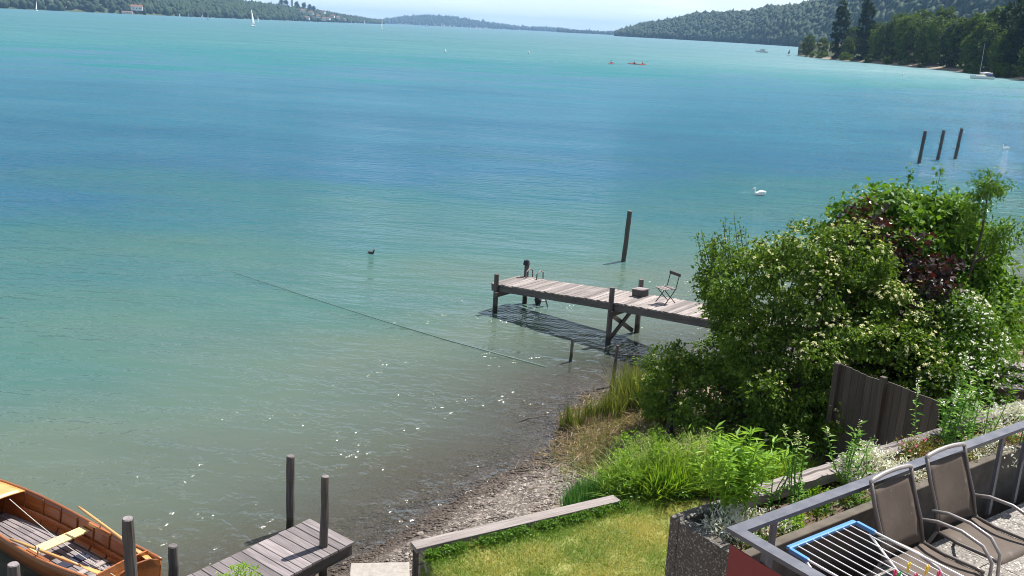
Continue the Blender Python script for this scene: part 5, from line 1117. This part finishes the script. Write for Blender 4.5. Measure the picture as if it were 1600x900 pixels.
for k in range(1, 9):
    a = a0+(a1-a0)*k/9; q = MB(); q.tube([T(a, b0, zr+.004), T(a, b1, zr+.004)], .0045, 6); q.build('line', M['whitewire'], dr)
def peg(px, py, mname, label, tilt):
    # pegs clip on a line: snap to the nearest rod
    p = at(px, py, zr+.02)-TO; a, b_ = p.dot(Ta), p.dot(Tb); k = round((a-a0)/(a1-a0)*9); k = max(0, min(9, k)); a = a0+(a1-a0)*k/9
    q = MB(); c = T(a, b_, zr)
    for s in (-1, 1): q.bar(c+Tb*.0+Ta*s*.006+Vector((0, 0, -.02)), c+Ta*s*(.012)+Vector((0, 0, .06))+Tb*tilt, .012, .008, up=Ta)
    q.tube([c+Tb*-.008+Vector((0, 0, .022)), c+Tb*.008+Vector((0, 0, .022))], .011, 6)
    tag(q.build('clothes_peg', M[mname], None, c), label, 'clothes peg', 'clothes pegs on the rack')
peg(1425, 884, 'yellow', 'left one of the two yellow clothes pegs on the rack', .0); peg(1443, 892, 'yellow', 'right one of the two yellow clothes pegs on the rack', -.01)
peg(1468, 900, 'pink', 'dark pink clothes peg right of the yellow ones', .01); peg(1396, 900, 'pink', 'dark pink clothes peg at left of the rack pegs', .01); peg(1402, 901, 'greenp', 'green clothes peg beside the left pink one', -.01); peg(1428, 905, 'pink', 'dark pink clothes peg below the yellow ones', .0)

# ------------------------------------------------------------------ planter plants
def pz(a, b_): return T(a, b_, 4.64)
def stem_plant(name, a, b_, n, h, spread, lnf, m, label, ratio=.2, step=.035, cat='plant', lean=.12, droop=.2, group=None, head=None, u0=.12):
    base = pz(a, b_); t = thing(name, base, label, cat, group); q = MB(); C = []; D = []
    for k in range(n):
        s = base+Vector((rg.normal(0, spread), rg.normal(0, spread), -.02)); e = s+Vector((rg.normal(0, lean), rg.normal(0, lean), h*rg.uniform(.72, 1.05))); mid = s.lerp(e, .5)+Vector((rg.normal(0, .015), rg.normal(0, .015), 0))
        q.tube([s, mid, e], [.007, .006, .003], 5); L_ = (e-s).length; u = u0
        while u < 1.02:
            p = s.lerp(mid, u*2) if u < .5 else mid.lerp(e, (u-.5)*2); ang = rg.uniform(0, 6.28); C.append(p[:]); D.append((math.cos(ang), math.sin(ang), .5 if u > .9 else .25-droop*rg.random())); u += step/L_
    q.build('stems', m, t); C = np.array(C); D = unit(np.array(D)); l = lnf*rg.uniform(.65, 1.15, len(C)); Q = C+D*l[:, None]*.5
    V, Fc = leaves(Q, D, np.array([0, 0, 1.])+rg.normal(0, .25, (len(C), 3)), l, l*ratio, .2); npmesh('leaves', m, V, Fc, t, rv=np.repeat(rg.random(len(C)), 4))
    if head:
        tips = np.array([c for c in C]).reshape(-1, 3); top = tips[tips[:, 2] > base.z+h*.8]; top = top[rg.choice(len(top), min(len(top), 30), replace=False)]
        blossoms('flower_heads', M[head], top, np.tile([0, 0, 1.], (len(top), 1)), .02, rg, t, 6)['kind'] = 'stuff'
    return t
stem_plant('lily_plant', .92, .86, 30, .87, .09, .135, M['leaf_lily'], 'tall clump of lily stems with narrow bright green leaves at the planter corner', .21, .014, lean=.17, droop=.3, u0=.4)
ST = 'tall leafy stems in the planter'
stem_plant('tall_stem_plant', 1.62, .68, 7, .78, .07, .085, M['leaf_stem'], 'leafy flowering stems right of the lily clump', .3, .03, group=ST, head='seed')
stem_plant('tall_stem_plant', 1.45, .8, 3, .6, .05, .07, M['leaf_stem'], 'thin leafy stems between the lily clump and the taller stems', .3, .04, group=ST)
stem_plant('tall_stem_plant', 2.62, .78, 8, .78, .07, .09, M['leaf_stem'], 'leafy flowering stems in front of the silver plant', .34, .03, group=ST, head='seed')
stem_plant('tall_stem_plant', 4.3, .72, 12, .75, .13, .10, M['leaf_stem'], 'leafy stems growing behind the right chair', .34, .032, group=ST, head='whitefl')
stem_plant('tall_stem_plant', 4.85, .8, 13, .95, .16, .10, M['leaf_stem'], 'tallest leafy stems at the right end of the planter', .34, .032, group=ST, head='whitefl')
SV = 'silver-leaved plants in the planter'
def mound(name, a, b_, ra, rb, h, n, ln, m, label, ratio=.45, group=None, fl=None, nf=0, spread=.035):
    c = pz(a, b_); t = thing(name, c, label, 'plant', group); bl_ = [(tuple(c+Vector((0, 0, h*.25))), (ra, rb, h*.8))]
    bl_ += [(tuple(c+Ta*ra*e*.6+Vector((0, 0, h*.3))), (ra*.5, rb*.8, h*.7*R0.uniform(.7, 1.2))) for e in (-1, 1)]
    _, cl = foliage('leaves', m, bl_, n, ln, rg, t, ratio, 12, spread, .2, .25, -.2, .15)
    if fl: k = rg.choice(len(cl), nf); o = blossoms('flowers', M[fl], cl[k]+np.array([0, 0, .03]), np.tile([0, 0, 1.], (nf, 1)), .018, rg, t, 7); o['kind'] = 'stuff'
    return t
mound('silver_plant', .72, .72, .2, .2, .2, 1700, .055, M['leaf_silver'], 'silver white felted plant at the planter corner under the lilies', .25, SV)
mound('silver_plant', 1.15, .62, .3, .16, .12, 1300, .05, M['leaf_silver'], 'low silver plant just right of the lily clump base', .25, SV)
mound('silver_plant', 2.85, .78, .28, .2, .3, 2300, .06, M['leaf_silver'], 'bright silver plant behind the left chair', .28, SV, 'whitefl', 50)
mound('silver_plant', 3.25, .6, .28, .18, .16, 1200, .05, M['leaf_silver'], 'silver plant between the two chairs', .28, SV, 'whitefl', 25)
mound('silver_plant', 5.5, .75, .4, .2, .26, 2200, .06, M['leaf_silver'], 'silver plant at the right frame edge', .28, SV, 'whitefl', 60)
mound('silver_plant', 4.6, .52, .35, .16, .16, 1100, .05, M['leaf_silver'], 'silver plant under the railing at right', .28, SV, 'whitefl', 30)
mound('pink_flower_plant', 3.78, .72, .26, .2, .24, 2300, .04, M['leaf_red'], 'reddish green mound with a few pink flowers by the timber end', .4, None, 'pinkfl', 14)
mound('pink_flower_plant', 5.1, .55, .22, .15, .14, 900, .04, M['leaf_red'], 'reddish plant with pink flowers below the railing at the right', .4, None, 'pinkfl', 16)
for k, (a, b_, m_) in enumerate([(1.9, .6, 'leaf_hazel'), (2.15, .75, 'leaf_yellow'), (2.3, .5, 'leaf_hazel'), (1.35, .5, 'leaf_yellow'), (3.4, .75, 'leaf_red'), (4.15, .5, 'leaf_red'), (5.9, .6, 'leaf_yellow'), (.85, .5, 'leaf_hazel')]):
    lbs = ['green rosette right of the middle of the near planter bed', 'yellow green tuft beside the outer timber', 'dark green rosette behind the left chair back', 'yellow green tuft at the near end of the bed', 'reddish rosette behind the chairs', 'reddish tuft behind the right chair', 'yellow green tuft at the right edge of the bed', 'green tuft at the planter corner']
    mound('bed_plant', a, b_, .15, .12, .12, 420, .05, M[m_], lbs[k], .5, 'low plants in the planter bed', spread=.03)
n = 5200; a = rg.uniform(.55, 8, n); b_ = rg.uniform(.4, .95, n); Q = np.array([T(i, j, 4.67+abs(rg.normal(0, .02)))[:] for i, j in zip(a, b_)]); gap = (np.sin(a*7)*np.sin(b_*11+a*3) > -.35); Q = Q[gap]; l = rg.uniform(.015, .04, len(Q))
V, Fc = leaves(Q, rg.normal(size=(len(Q), 3)), rg.normal(size=(len(Q), 3))*.4+np.array([0, 0, 1.]), l, l*.6); kind(npmesh('ground_cover', M['leaf_red'], V, Fc, rv=np.repeat(rg.random(len(Q)), 4)), 'stuff')
# shrub tip in front of the small dock
p = away(372, 893, 11.9); t = thing('green_shrub', (p.x, p.y, gz1(p.x, p.y)), 'bright yellow-green shrub top in front of the small dock', 'bush')
foliage('crown', M['leaf_lily'], [((p.x, p.y, p.z-.22), (.30, .28, .27)), ((p.x+.15, p.y-.2, p.z-.5), (.4, .4, .4)), ((p.x-.2, p.y-.2, p.z-.55), (.35, .35, .35))], 2600, .075, rg, t, .3, 12, .05, .15, .2, -.35)
branches('stems', M['bark'], (p.x, p.y-.1, gz1(p.x, p.y-.1)), [(p.x+rg.normal(0, .15), p.y+rg.normal(0, .12), p.z-.25) for _ in range(12)], .012, rg, t, .08)

# ------------------------------------------------------------------ the air
m = bpy.data.materials.new('haze_air'); m.use_nodes = True; nt = m.node_tree; nt.nodes.clear(); on = N(nt, 'ShaderNodeOutputMaterial')
pv = N(nt, 'ShaderNodeVolumePrincipled'); pv.inputs['Density'].default_value = 8e-5; pv.inputs['Color'].default_value = (.36, .62, 1, 1); pv.inputs['Anisotropy'].default_value = .0; L(nt, pv.outputs[0], on.inputs['Volume'])
bpy.context.view_layer.update()
zt = max(max((o.matrix_world @ Vector(c)).z for c in o.bound_box) for o in bpy.data.objects if o.type == 'MESH' and not o.parent)+5
bb = MB(); bb.bar((0, -600, (zt-36)/2), (0, 17500, (zt-36)/2), 30000, zt+36); hz_ = bb.build('haze', m); hz_['kind'] = 'stuff'
